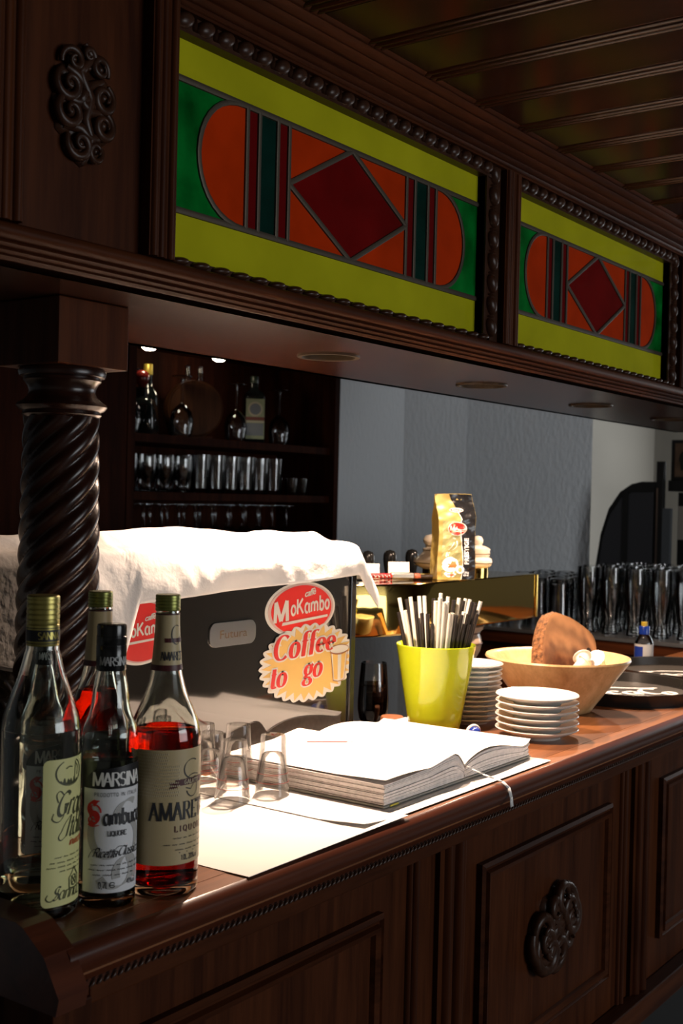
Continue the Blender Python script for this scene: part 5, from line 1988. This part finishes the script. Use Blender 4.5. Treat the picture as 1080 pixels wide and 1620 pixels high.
# small cards leaning at the taps
for i, (x, y, w, lab) in enumerate(((2.203, 1.500, 0.044, 'small white price card on the beer tower beside the cloth'), (2.322, 1.500, 0.048, 'small white price card on the beer tower between two tap handles'))):
    t = thing('price_card', lab, 'card', (x, y, TZ1 + 0.0002), -0.90, world_coords=False)
    c = obj('card_sheet', G().prism([(-0.0005, 0.0), (0.0005, 0.0), (0.0105, 0.029), (0.0095, 0.029)], 'x', -w / 2, w / 2), WHITEP, t)
    g = G()
    fnc = lambda u, v: (u, -0.0009 + v * 0.345, v)
    for q in range(3):
        place2d(g, strokes2d([[(-.012 + .010 * q, .010), (-.011 + .010 * q, .019), (-.007 + .010 * q, .012), (-.005 + .010 * q, .018)]], pen_mono(.0008), step=.003), fnc)
    obj('card_writing', g, GREYP, c)

# corkscrew and keys lying on the tower
t = thing('waiters_corkscrew', 'red handled folding corkscrew with steel end on the beer tower', 'corkscrew', (2.190, 1.440, TZ1 + 0.0002), -0.66, world_coords=False)
obj('handle', G().box(-0.055, 0.030, -0.008, 0.008, 0.001, 0.012, 0.004), plain('red_handle', (0.30, 0.012, 0.014), 0.25, coat=0.4), t)
obj('steel_end', G().box(0.004, 0.056, -0.0095, 0.0095, 0.0, 0.0135, 0.003), plain('worn_chrome', (0.62, 0.58, 0.52), 0.22, metal=0.9), t)
obj('end_cap', G().box(0.056, 0.072, -0.0088, 0.0088, 0.0006, 0.0125, 0.004), plain('copper_red', (0.50, 0.16, 0.10), 0.25, metal=0.6), t)
obj('worm', G().tube([(-0.05 + 0.05 * i / 40, -0.0105 + 0.002 * cos(i * 0.9), 0.006 + 0.003 * sin(i * 0.9)) for i in range(41)], 0.0011, 6), STEEL, t, smooth=60)
t = thing('key_pouch', 'dark leather key pouch with a gold bead chain on the beer tower', 'keys', (2.268, 1.400, TZ1 + 0.0002), -0.60, world_coords=False)
obj('pouch', G().box(-0.052, 0.036, -0.016, 0.016, 0.0, 0.009, 0.004), plain('dark_leather', (0.022, 0.014, 0.010), 0.4, bump=0.3, bscale=120), t)
obj('key_blade', G().box(-0.030, 0.010, -0.010, -0.006, 0.0092, 0.0112, 0.0008).box(-0.046, 0.0, 0.004, 0.007, 0.0092, 0.0110, 0.0008), BRASS, t)
bead = mesh_of('chain_bead', G().lathe([(0, -0.0034), (0.0025, -0.0024), (0.0034, 0), (0.0025, 0.0024), (0, 0.0034)], 10), BRASS, 180)
for i in range(9):
    inst('chain_bead', bead, t, (0.040 + 0.0072 * min(i, 5) * 0.9, -0.012 - 0.006 * max(0, i - 5) + 0.001 * (i % 2), 0.0034))

# ------------------------------------------------------------------ coffee bag
bg = thing('coffee_bag', 'gold and black coffee bag with a red logo on the beer tower', 'coffee bag', (2.300, 1.346, TZ1 + 0.0003), radians(-39), world_coords=False)
GOLDF = plain('gold_foil', (0.38, 0.29, 0.09), 0.42, metal=0.25, bump=0.08, bscale=40)
BW, BD, BH = 0.086, 0.044, 0.184


def bagfn(u, v):
    # u round the section, v up
    a = u * 4
    k = int(a) % 4
    f_ = a - int(a)
    fl = max(0, (v - 0.72) / 0.28)
    hw = BW / 2 * (1 + 0.03 * sin(v * 9)) * (1.0 - 0.02 * fl)
    hd = (BD / 2) * (1 - 0.93 * min(1, fl * 1.25)) + 0.0010
    cs = [(-hw, -hd), (hw, -hd), (hw, hd), (-hw, hd)]
    x = cs[k][0] * (1 - f_) + cs[(k + 1) % 4][0] * f_
    y = cs[k][1] * (1 - f_) + cs[(k + 1) % 4][1] * f_
    z = BH * v
    wob = 0.0012 * sin(31 * v + 9 * u * 6) + 0.0010 * sin(53 * v - 5 * u * 9)
    lean = 0.006 * fl * fl
    if k in (1, 3):
        gus = 0.008 * min(1, v * 4) * (1 - abs(2 * f_ - 1)) * (1 - fl * 0.4)
        x += gus * (1 if k == 3 else -1)
    return (x - lean + 0.25 * wob, y + wob - 0.006 * fl, z + (0.004 * sin(u * 2 * pi + 0.5) * fl if v > .95 else 0))


g = G().grid(bagfn, 48, 48, True)
m_ = 48
g.f.append(list(reversed(range(m_))))
g.m.append(0)
g.f.append(list(range(48 * m_, 49 * m_)))
g.m.append(0)
body = obj('bag_foil', g, GOLDF, bg, smooth=50)


def bfront(lift):
    """(u -0.5..0.5 across the front, v 0..1 up) to the front of the bag"""
    def fn(u, v):
        p = bagfn((u + 0.5) / 4 * 0.999 + 0.0002, v)
        return (p[0], p[1] - lift, p[2])
    return fn


def remap(fn, x0=0, z0=0):
    return lambda a, b: fn(a / BW, b / BH)


f1_, f2_, f3_ = remap(bfront(0.0006)), remap(bfront(0.0010)), remap(bfront(0.0014))
edge = lambda z: (0.012 + 0.003 * sin(z * 40)) if z < 0.13 else 0.012 - (z - 0.13) * 0.42
V, Fc = [], []
for j in range(45):
    z = BH * (0.004 + 0.99 * j / 44)
    for i in range(7):
        x = edge(z) + (BW / 2 - 0.0005 - edge(z)) * i / 6
        V.append(f1_(x, z))
for j in range(44):
    for i in range(6):
        k = j * 7 + i
        Fc.append((k, k + 1, k + 8, k + 7))
BLKF = plain('black_foil', (0.012, 0.012, 0.013), 0.2, bump=0.4, bscale=60)
obj('black_panel', G().add(V, Fc), BLKF, body, smooth=60)
V, Fc = [], []
for j in range(45):
    z = BH * (0.004 + 0.99 * j / 44)
    V += [bagfn((1 + q) / 4, z / BH) for q in (0.002, 0.25, 0.5, 0.75, 0.998)]
V = [(p[0] + 0.0005, p[1], p[2]) for p in V]
for j in range(44):
    for i in range(4):
        k = j * 5 + i
        Fc.append((k, k + 1, k + 6, k + 5))
obj('black_side', G().add(V, Fc), BLKF, body, smooth=60)
V, Fc = [], []
for j in range(45):
    z = BH * (0.004 + 0.85 * j / 44)
    V += [f2_(edge(z) - 0.0018, z), f2_(edge(z) + 0.0002, z)]
for j in range(44):
    Fc.append((2 * j, 2 * j + 1, 2 * j + 3, 2 * j + 2))
obj('white_line', G().add(V, Fc), CREAM, body)
SAGE = plain('sage_print', (0.27, 0.26, 0.11), 0.40, metal=0.0, noise=0.3, nscale=30)
g = G()
place2d(g, rect2d(-0.034, 0.0095, 0.006, 0.128, 6, 16), f1_)
obj('sage_field', g, SAGE, body)


def bell(g, cx, cz, rx, rz, fn, n=32):
    return place2d(g, poly2d(ellipse(cx, cz, rx, rz, n)), fn)


for oz, orx, orz in ((0.1115, 0.0225, 0.0150), (0.1520, 0.0160, 0.0048)):
    obj('logo_oval', bell(G(), 0.0, oz, orx, orz, f2_), CREAM, body)
    obj('logo_red', bell(G(), 0.0, oz, orx - 0.002, orz - 0.0018, f3_), REDP, body)
g = G()
f4_ = remap(bfront(0.0018))
place2d(g, write('M', pen_mono(.22), 0.0105, 1.0, shear=.15), f4_, -0.0180, 0.1070)
place2d(g, write('oKambo', pen_mono(.18), 0.0078, 0.9, shear=.1, track=.06), f4_, -0.0070, 0.1085)
place2d(g, rect2d(-0.010, 0.017, 0.1055, 0.1066, 4), f4_)
place2d(g, rect2d(-0.010, 0.010, 0.1510, 0.1530, 4), f4_)
obj('logo_lettering', g, CREAM, body)
g = G()
V, Fc = font2d('PRESTIGE', 0.0138, 0.98, 0, 0.03, 'l', 1.02)
place2d(g, (V, Fc), f2_, 0.0275, 0.0335, rot=radians(90))
V, Fc = font2d('250 g', 0.0060, 0.9, 0, 0.01, 'l')
place2d(g, (V, Fc), f2_, 0.0165, 0.0140)
V, Fc = font2d('8.8 oz', 0.0052, 0.9, 0, 0.01, 'l')
place2d(g, (V, Fc), f2_, 0.0165, 0.0085)
obj('white_lettering', g, WHITEP, body)
g = G()
bell(g, -0.014, 0.0330, 0.0185, 0.0170, f2_)
place2d(g, poly2d([(-.032, .030), (.0045, .030), (-.001, .012), (-.008, .006), (-.020, .006), (-.027, .012)]), f2_)
place2d(g, strokes2d([AR(.0085, .022, .0070, .0070, 0, 360, 16)], pen_mono(.004), step=.003), f2_)
cp_ = obj('cup_print', g, WHITEP, body)
obj('coffee_print', bell(G(), -0.0145, 0.0315, 0.0140, 0.0100, f3_), plain('coffee_orange', (0.50, 0.16, 0.045), 0.4), body)
g = G()
place2d(g, strokes2d([[(-.020, .052), (-.016, .062), (-.004, .068), (.002, .078), (-.002, .088), (-.010, .092)], [(-.024, .050), (-.022, .062), (-.012, .072), (-.006, .082)]], pen_nib(.0008, .0032, 30), step=.003), f2_)
obj('steam_print', g, CREAM, body)
g = G()
place2d(g, rect2d(-0.022, -0.004, 0.0095, 0.0120, 4), f3_)
obj('cup_band', g, REDP, body)

# ------------------------------------------------------------------ stout glass and wooden jar on the bench
t = thing('stout_glass', 'stemmed glass half full of dark beer behind the open book', 'glass', (2.110, 1.420, 0.9305), world_coords=False)
gp = [(0, 0.0), (0.034, 0.0), (0.035, 0.002), (0.012, 0.006), (0.005, 0.012), (0.0045, 0.085), (0.008, 0.098), (0.020, 0.108), (0.0290, 0.122), (0.0325, 0.142), (0.0325, 0.162), (0.0300, 0.200), (0.0268, 0.240)]
obj('glass_body', G().lathe(gp + [(r - 0.0012, z) for r, z in reversed(gp[8:])] + [(0.018, 0.110), (0, 0.104)], 36), GLASS_T, t, smooth=60)
obj('dark_beer', G().lathe([(0, 0.105), (0.018, 0.1105), (0.0275, 0.123), (0.0308, 0.142), (0.0309, 0.160), (0.0302, 0.172), (0, 0.172)], 36), plain('stout', (0.006, 0.003, 0.002), 0.1), t, smooth=60)
obj('foam_film', G().lathe([(0.0299, 0.173), (0.0292, 0.196), (0.0289, 0.196), (0.0296, 0.173)], 36), thin_glass('foam_film', (0.42, 0.34, 0.26), 0.3, 0.4), t, smooth=60)
t = thing('wooden_jar', 'small reddish wooden jar with dark printed marks behind the book', 'jar', (2.070, 1.345, 0.9305), world_coords=False)
TERRA = wood('red_turned_wood', (0.22, 0.075, 0.030), (0.34, 0.13, 0.055), 'z', 0.5)
jb = obj('jar_body', G().lathe([(0, 0), (0.023, 0), (0.0238, 0.002), (0.0245, 0.070), (0.0240, 0.138), (0.0225, 0.1405), (0, 0.1405)], 32), TERRA, t, smooth=40)
fj = cyl(0.0244, 0, 0, 0, face_angle(2.07, 1.345), 0.0006)
g = G()
place2d(g, strokes2d([AR(-.006, .130, .0045, .005, 150, 400, 14), [(-.004, .110), (-.002, .117), (.001, .111), (.004, .118), (.006, .112)]], pen_nib(.0008, .0022, 30), step=.002), fj)
obj('dark_marks', g, DARKP, jb)

# ------------------------------------------------------------------ side counter with beer glasses
sc_ = thing('side_counter', 'dark side counter with a steel top at the far end of the bar', 'counter', (3.85, 1.8, 0))
obj('steel_top', G().box(3.545, 4.15, 1.00, 2.06, CT - 0.012, CT, 0.002), plain('satin_steel', (0.42, 0.42, 0.42), 0.28, metal=0.9), sc_)
obj('wood_edge', G().box(3.552, 4.15, 1.00, 2.06, CT - 0.050, CT - 0.0125, 0.003), WD_Y, sc_)
obj('cabinet_body', G().box(3.60, 4.14, 1.01, 2.05, 0.0, CT - 0.051), WD_Z, sc_)
g0 = None
tulip = [(0, 0.0), (0.026, 0.0), (0.027, 0.003), (0.024, 0.020), (0.022, 0.032), (0.026, 0.060), (0.033, 0.110), (0.0365, 0.150), (0.0365, 0.180), (0.0345, 0.212)]
tulm = mesh_of('beer_glass', G().lathe(tulip + [(0.0330, 0.212)] + [(r - 0.0016, z) for r, z in reversed(tulip[6:-1])] + [(0.0205, 0.060), (0.012, 0.036), (0, 0.034)], 20), GLASS_T, 60)
tumb = [(0.0350, 0.0), (0.0350, 0.150), (0.0330, 0.162), (0.030, 0.166), (0, 0.166)]
tumm = mesh_of('tall_tumbler', G().lathe(tumb + [(0, 0.150), (0.0310, 0.148), (0.0336, 0.0)], 20), GLASS_T, 60)


def put(me, name, lab, cat, grp, x, y, z, rotx=0.0):
    o = bpy.data.objects.new(name, me)
    COL.objects.link(o)
    o.location = (x, y, z)
    if rotx:
        o.rotation_euler = (rotx, 0, 0)
    o['label'], o['category'], o['group'] = lab, cat, grp
    return o


r5 = random.Random(21)
for i in range(6):
    for j in range(6):
        y = 1.215 + j * 0.082 + (i % 2) * 0.02 + r5.uniform(-.003, .003)
        x = 3.640 + i * 0.084 + r5.uniform(-.003, .003)
        put(tulm, 'beer_glass', 'tulip beer glass in the crowd at the right end of the side counter', 'glass', 'tulip beer glasses on the side counter', x, y, CT + 0.0002)
for i in range(6):
    for j in range(8):
        y = 1.725 + j * 0.078 + (i % 2) * 0.02 + r5.uniform(-.003, .003)
        x = 3.640 + i * 0.084 + r5.uniform(-.003, .003)
        if y > 2.02:
            continue
        put(tumm, 'tall_tumbler', 'upturned straight tumbler on the side counter behind the brass tower', 'glass', 'upturned tumblers on the side counter', x, y, CT + 0.0002)

# ------------------------------------------------------------------ back bar cabinet with shelves
CABW = wood('cabinet_wood', (0.014, 0.0032, 0.0014), (0.036, 0.0090, 0.0034), 'z', 0.6, spec=0.03)
cb = thing('back_bar_cabinet', 'dark wooden shelf cabinet on the back wall with small lamps', 'cabinet', (3.0, 2.85, 0))
CBX0, CBX1 = 1.75, 3.655
CY0, CY1 = 2.68, 2.948
obj('back_board', G().box(CBX0, CBX1 + 0.02, CY1 - 0.012, CY1, 0.0, 2.02), CABW, cb)
obj('side_board', G().box(CBX1, CBX1 + 0.028, CY0 - 0.02, CY1 - 0.0125, 0.0, 2.02), CABW, cb)
obj('side_board', G().box(CBX0 - 0.028, CBX0, CY0 - 0.02, CY1 - 0.0125, 0.0, 2.02), CABW, cb)
obj('divider', G().box(2.590, 2.622, CY0 - 0.02, CY1 - 0.0125, 0.0, 2.019), CABW, cb)
S1, S2, S3 = 1.700, 1.520, 1.330
for z in (S1, S2, S3):
    obj('shelf', G().box(2.623, CBX1 - 0.0005, CY0, CY1 - 0.0125, z - 0.026, z, 0.001), CABW, cb)
obj('top_board', G().box(CBX0, CBX1, CY0, CY1 - 0.0125, 2.000, 2.02), CABW, cb)
obj('cabinet_door', G().box(CBX0 + 0.01, 2.588, CY0 - 0.018, CY0, 0.02, 1.99), CABW, cb)
obj('base_door', G().box(2.624, CBX1 - 0.002, CY0 - 0.018, CY0, 0.02, 1.12), CABW, cb)
LAMP2 = plain('cabinet_lamp_glow', (1, 0.9, 0.75), 0.4, emit=(1.0, 0.86, 0.62), estr=40.0)
for x, wh in ((2.775, 'left'), (3.110, 'right')):
    t = thing('cabinet_lamp', 'tiny bright puck lamp under the cabinet top, the %s one' % wh, 'lamp', (x, 2.76, 2.0), group='cabinet lamps', world_coords=False)
    obj('lamp_body', G().lathe([(0, -0.0005), (0.026, -0.0005), (0.028, -0.006), (0.026, -0.016), (0.022, -0.018), (0, -0.018)], 24), STEEL, t, smooth=40)
    obj('lamp_bulb', G().lathe([(0, -0.0300), (0.013, -0.028), (0.022, -0.0215), (0.023, -0.0185), (0, -0.0185)], 20), LAMP2, t, smooth=60)
    ld = bpy.data.lights.new('cabinet_lamp_light', 'POINT')
    ld.energy = 0.16
    ld.color = (1.0, 0.82, 0.6)
    ld.shadow_soft_size = 0.015
    lo = bpy.data.objects.new('cabinet_lamp_light', ld)
    COL.objects.link(lo)
    lo.parent = t
    lo.location = (0, 0, -0.045)

# things on the top shelf
DKB = plain('dark_bottle_glass', (0.006, 0.008, 0.008), 0.08, coat=0.5)
t = thing('square_decanter', 'dark square decanter with a round red stopper on the top shelf', 'decanter', (2.775, 2.790, S1 + 0.0002), 0.5, world_coords=False)
g = G()
sec = [(0.046, 0.0), (0.050, 0.006), (0.044, 0.095), (0.038, 0.112), (0.018, 0.124), (0.016, 0.150), (0.020, 0.153)]
v, f = [], []
for r, z in sec:
    for q in rounded(-r, r, -r, r, r * 0.35, 3):
        v.append((q[0], q[1], z))
k = len(rounded(-1, 1, -1, 1, .3, 3))
for j in range(len(sec) - 1):
    for i in range(k):
        f.append((j * k + i, j * k + (i + 1) % k, (j + 1) * k + (i + 1) % k, (j + 1) * k + i))
f.append(tuple(reversed(range(k))))
f.append(tuple(range((len(sec) - 1) * k, len(sec) * k)))
obj('decanter_body', g.add(v, f), DKB, t, smooth=50)
obj('stopper', G().lathe([(0.010, 0.1535), (0.012, 0.160), (0.022, 0.172), (0.0255, 0.185), (0.022, 0.200), (0.012, 0.208), (0, 0.210)], 24), plain('red_stopper', (0.10, 0.010, 0.008), 0.15, coat=0.5), t, smooth=60)
t = thing('wine_bottle', 'dark wine bottle with a gold capsule on the top shelf', 'bottle', (2.862, 2.850, S1 + 0.0002), world_coords=False)
obj('bottle_body', G().lathe([(0, 0), (0.034, 0), (0.036, 0.004), (0.036, 0.125), (0.032, 0.145), (0.016, 0.165), (0.0140, 0.180), (0.0140, 0.225), (0, 0.225)], 28), DKB, t, smooth=50)
obj('capsule', G().lathe([(0.0145, 0.205), (0.0150, 0.206), (0.0150, 0.238), (0.0140, 0.2405), (0, 0.2405)], 24), plain('yellow_capsule', (0.55, 0.40, 0.06), 0.35, metal=0.5), t, smooth=40)
t = thing('wooden_cask', 'small upright wooden cask with glass taps on the top shelf', 'cask', (3.050, 2.820, S1 + 0.0002), -0.62, world_coords=False)
r_ = 0.098
g = G().lathe([(0, -0.05), (r_ * .9, -0.05), (r_ * .9, -0.044), (r_ * 0.97, -0.046), (r_, -0.02), (r_ * 1.02, 0), (r_, 0.02), (r_ * 0.97, 0.046), (r_ * .9, 0.044), (r_ * .9, 0.05), (0, 0.05)], 40)
g.xf(Matrix.Translation((0, 0, 0.104)) @ Matrix.Rotation(radians(90), 4, 'X'))
CASK = wood('cask_oak', (0.035, 0.013, 0.005), (0.085, 0.032, 0.012), 'z', 0.5, spec=0.1)
obj('cask_body', g, CASK, t, smooth=40)
obj('cask_foot', G().box(-0.06, 0.06, -0.045, 0.045, 0.0, 0.012, 0.002), WD_X, t)
for sx in (-0.022, 0.022):
    obj('glass_tap', G().lathe([(0.010, 0.198), (0.011, 0.205), (0.007, 0.215), (0.010, 0.228), (0.006, 0.240), (0.009, 0.250), (0, 0.256)], 16, (sx, 0, 0)), GLASS_T, t, smooth=60)
t = thing('herb_liqueur_bottle', 'square dark bottle with a pale green label and round emblem, top shelf', 'bottle', (3.318, 2.775, S1 + 0.0002), radians(-40), world_coords=False)
g = G()
sec = [(0.036, 0.0), (0.038, 0.004), (0.038, 0.165), (0.034, 0.178), (0.016, 0.192), (0.0135, 0.205), (0.0135, 0.222)]
v, f = [], []
for j, (r, z) in enumerate(sec):
    for q in rounded(-r, r, -r * 0.75, r * 0.75, r * 0.4, 3):
        v.append((q[0], q[1], z))
for j in range(len(sec) - 1):
    for i in range(k):
        f.append((j * k + i, j * k + (i + 1) % k, (j + 1) * k + (i + 1) % k, (j + 1) * k + i))
f.append(tuple(reversed(range(k))))
f.append(tuple(range((len(sec) - 1) * k, len(sec) * k)))
obj('bottle_body', g.add(v, f), DKB, t, smooth=50)
obj('screw_cap', G().lathe([(0.0145, 0.215), (0.0150, 0.216), (0.0150, 0.238), (0.014, 0.240), (0, 0.240)], 24), plain('dark_green_cap', (0.02, 0.03, 0.02), 0.3), t, smooth=40)
fl_ = lambda lift: (lambda u, vv: (u, -0.0285 - lift, vv))
g = G()
place2d(g, rect2d(-0.033, 0.033, 0.016, 0.158, 2), fl_(0.0006))
lb = obj('label', g, plain('pale_green_label', (0.34, 0.38, 0.22), 0.5), t)
g = G()
place2d(g, poly2d(ellipse(0, 0.122, 0.0265, 0.0265)), fl_(0.0010))
place2d(g, rect2d(-0.033, 0.033, 0.074, 0.080, 2), fl_(0.0010))
obj('emblem_ring', g, plain('cream_ring', (0.55, 0.50, 0.34), 0.5), lb)
g = G()
place2d(g, poly2d(ellipse(0, 0.122, 0.0200, 0.0200)), fl_(0.0014))
place2d(g, rect2d(-0.030, 0.030, 0.028, 0.072, 2), fl_(0.0014))
obj('emblem_field', g, plain('slate_print', (0.20, 0.22, 0.24), 0.5), lb)
g = G()
place2d(g, rect2d(-0.033, 0.033, 0.082, 0.094, 2), fl_(0.0014))
obj('red_band', g, plain('brick_print', (0.22, 0.06, 0.04), 0.5), lb)

# wine glasses standing upside down: rim on the shelf, foot in the air
wgp = [(0.032, 0.0), (0.038, 0.030), (0.040, 0.055), (0.034, 0.085), (0.018, 0.104), (0.005, 0.114), (0.0038, 0.130), (0.0036, 0.180), (0.006, 0.196), (0.034, 0.202), (0.034, 0.204), (0, 0.204)]
wgm = mesh_of('wine_glass', G().lathe(wgp + [(0, 0.116), (0.014, 0.102), (0.0325, 0.084), (0.0388, 0.055), (0.0308, 0.0)], 20), GLASS_T, 60)
for (x, y, w) in ((2.690, 2.76, 'at the left edge of the top shelf'), (2.930, 2.760, 'between the wine bottle and the cask'), (3.215, 2.770, 'left of the herb liqueur bottle'), (3.470, 2.780, 'rightmost on the top shelf')):
    put(wgm, 'wine_glass', 'upturned wine glass ' + w, 'glass', 'upturned wine glasses on the top shelf', x, y, S1 + 0.0002)
# middle shelf: rows of tumblers
tg = [(0, 0), (0.028, 0.0), (0.0295, 0.002), (0.0335, 0.128), (0.0322, 0.128), (0.0280, 0.016), (0, 0.014)]
tgm = mesh_of('shelf_tumbler', G().lathe(tg, 20), GLASS_T, 50)
tl = [(0, 0), (0.028, 0.0), (0.030, 0.003), (0.018, 0.012), (0.016, 0.020), (0.030, 0.050), (0.0355, 0.085), (0.0335, 0.120), (0.0322, 0.120), (0.0340, 0.085), (0.028, 0.050), (0, 0.022)]
tlm = mesh_of('shelf_tulip_glass', G().lathe(tl, 20), GLASS_T, 60)
sg2 = mesh_of('short_glass', G().lathe([(0, 0), (0.021, 0), (0.022, 0.002), (0.0255, 0.062), (0.0244, 0.062), (0.0205, 0.012), (0, 0.010)], 20), GLASS_T, 50)
for j, y in enumerate((2.745, 2.832)):
    for i in range(4):
        put(tlm, 'tulip_glass', 'small tulip glass in the left rows of the middle shelf', 'glass', 'tulip glasses on the middle shelf', 2.672 + i * 0.083 + 0.03 * j, y, S2 + 0.0002)
    for i in range(6):
        put(tgm, 'tumbler', 'straight tumbler in the rows on the middle shelf', 'glass', 'tumblers on the middle shelf', 3.010 + i * 0.078 + 0.02 * j, y, S2 + 0.0002)
for i in range(2):
    put(sg2, 'short_glass', 'short glass at the right end of the middle shelf', 'glass', 'short glasses on the middle shelf', 3.505 + i * 0.060, 2.745, S2 + 0.0002)
# lower shelf: upturned goblets, feet up
gbp = [(0.033, 0.0), (0.036, 0.030), (0.030, 0.056), (0.012, 0.070), (0.0050, 0.080), (0.0046, 0.130), (0.009, 0.146), (0.032, 0.150), (0.032, 0.152), (0, 0.152)]
gbm = mesh_of('goblet', G().lathe(gbp + [(0, 0.072), (0.0285, 0.055), (0.0346, 0.030), (0.0318, 0.0)], 20), GLASS_T, 60)
for j, y in enumerate((2.745, 2.832)):
    for i in range(11):
        if i > 9 and j:
            continue
        put(gbm, 'goblet', 'upturned stemmed goblet in the rows on the lower shelf', 'glass', 'upturned goblets on the lower shelf', 2.668 + i * 0.081 + 0.035 * j, y, S3 + 0.0002)

# ------------------------------------------------------------------ far end of the room
Q_ = 5.2 / 5.8


def fobj(name, g, m, parent, **kw):
    g.v = [(p[0] * Q_, p[1] * Q_, 1.516 + (p[2] - 1.516) * Q_ if p[2] > 0.02 else p[2]) for p in g.v]
    return obj(name, g, m, parent, **kw)


DKG = plain('charcoal_panel', (0.055, 0.055, 0.062), 0.55)
t = thing('arched_screen', 'charcoal arched folding screen at the far end of the room', 'screen', (5.2, 2.13, 0))
YA, YB_ = 2.555, 2.2385
pts = [(YB_, 0.0), (YA + 0.02, 0.0), (YA, 1.15), (YA - 0.030, 1.36), (YA - 0.070, 1.49), (YA - 0.130, 1.578), (YA - 0.190, 1.618), (YA - 0.245, 1.631), (YB_, 1.631)]
fobj('frame', G().prism(pts, 'x', 5.800, 5.840), BLACKMAT, t)
pi_ = [(YB_ - 0.0 + 0.010, 0.05), (YA - 0.005, 0.05), (YA - 0.018, 1.14), (YA - 0.046, 1.34), (YA - 0.084, 1.465), (YA - 0.140, 1.545), (YA - 0.195, 1.575), (YB_ + 0.010, 1.578)]
fobj('fabric_panel', G().prism(pi_, 'x', 5.792, 5.7995), DKG, t)
fobj('fabric_seam', G().box(5.789, 5.7915, 2.375, 2.405, 0.06, 1.575), BLACKMAT, t)
t = thing('screen_post', 'dark upright post with a bright edge beside the arched screen', 'post', (5.2, 1.99, 0))
fobj('post', G().box(5.800, 5.840, 2.2015, 2.2370, 0.0, 1.7325, 0.003), BLACKMAT, t)
fobj('chrome_strip', G().box(5.794, 5.7995, 2.224, 2.232, 0.1, 1.60), plain('copper_strip', (0.30, 0.22, 0.18), 0.3, metal=0.8), t)
fobj('corner_strip', G().box(5.80, 5.83, 2.160, 2.2010, 0.0, 1.50), plain('slate_strip', (0.12, 0.13, 0.14), 0.5), t)
sw_ = thing('wall_cupboard', 'dark cupboard with framed pictures and a pale panel at the far right', 'cupboard', (5.36, 1.84, 0))
fobj('carcass', G().box(5.90, 6.10, 1.60, 2.158, 0.0, 1.58), BLACKMAT, sw_)
fobj('pale_panel', G().box(5.880, 5.8995, 1.62, 2.150, 1.345, 1.512), plain('pale_panel', (0.45, 0.41, 0.35), 0.6), sw_)
fobj('dark_shelf', G().box(5.84, 6.10, 1.60, 2.19, 1.585, 1.640, 0.002), BLACKMAT, sw_)
t = thing('framed_picture', 'small brown picture in a dark frame standing on the cupboard', 'picture', (5.26, 1.87, 1.628))
fobj('picture_frame', G().box(5.86, 5.885, 1.98, 2.185, 1.6405, 1.842, 0.002), BLACKMAT, t)
fobj('picture_print', G().box(5.8570, 5.8595, 2.0, 2.165, 1.658, 1.825), plain('sepia_print', (0.17, 0.10, 0.06), 0.6, noise=0.4, nscale=15), t)
fobj('picture_plant', G().lathe([(0, -0.045), (0.010, -0.045), (0.012, -0.01), (0.020, 0.01), (0.014, 0.035), (0, 0.05)], 10, (5.8565, 2.125, 1.735), sx=0.05), plain('plant_print', (0.02, 0.025, 0.015), 0.6), t)
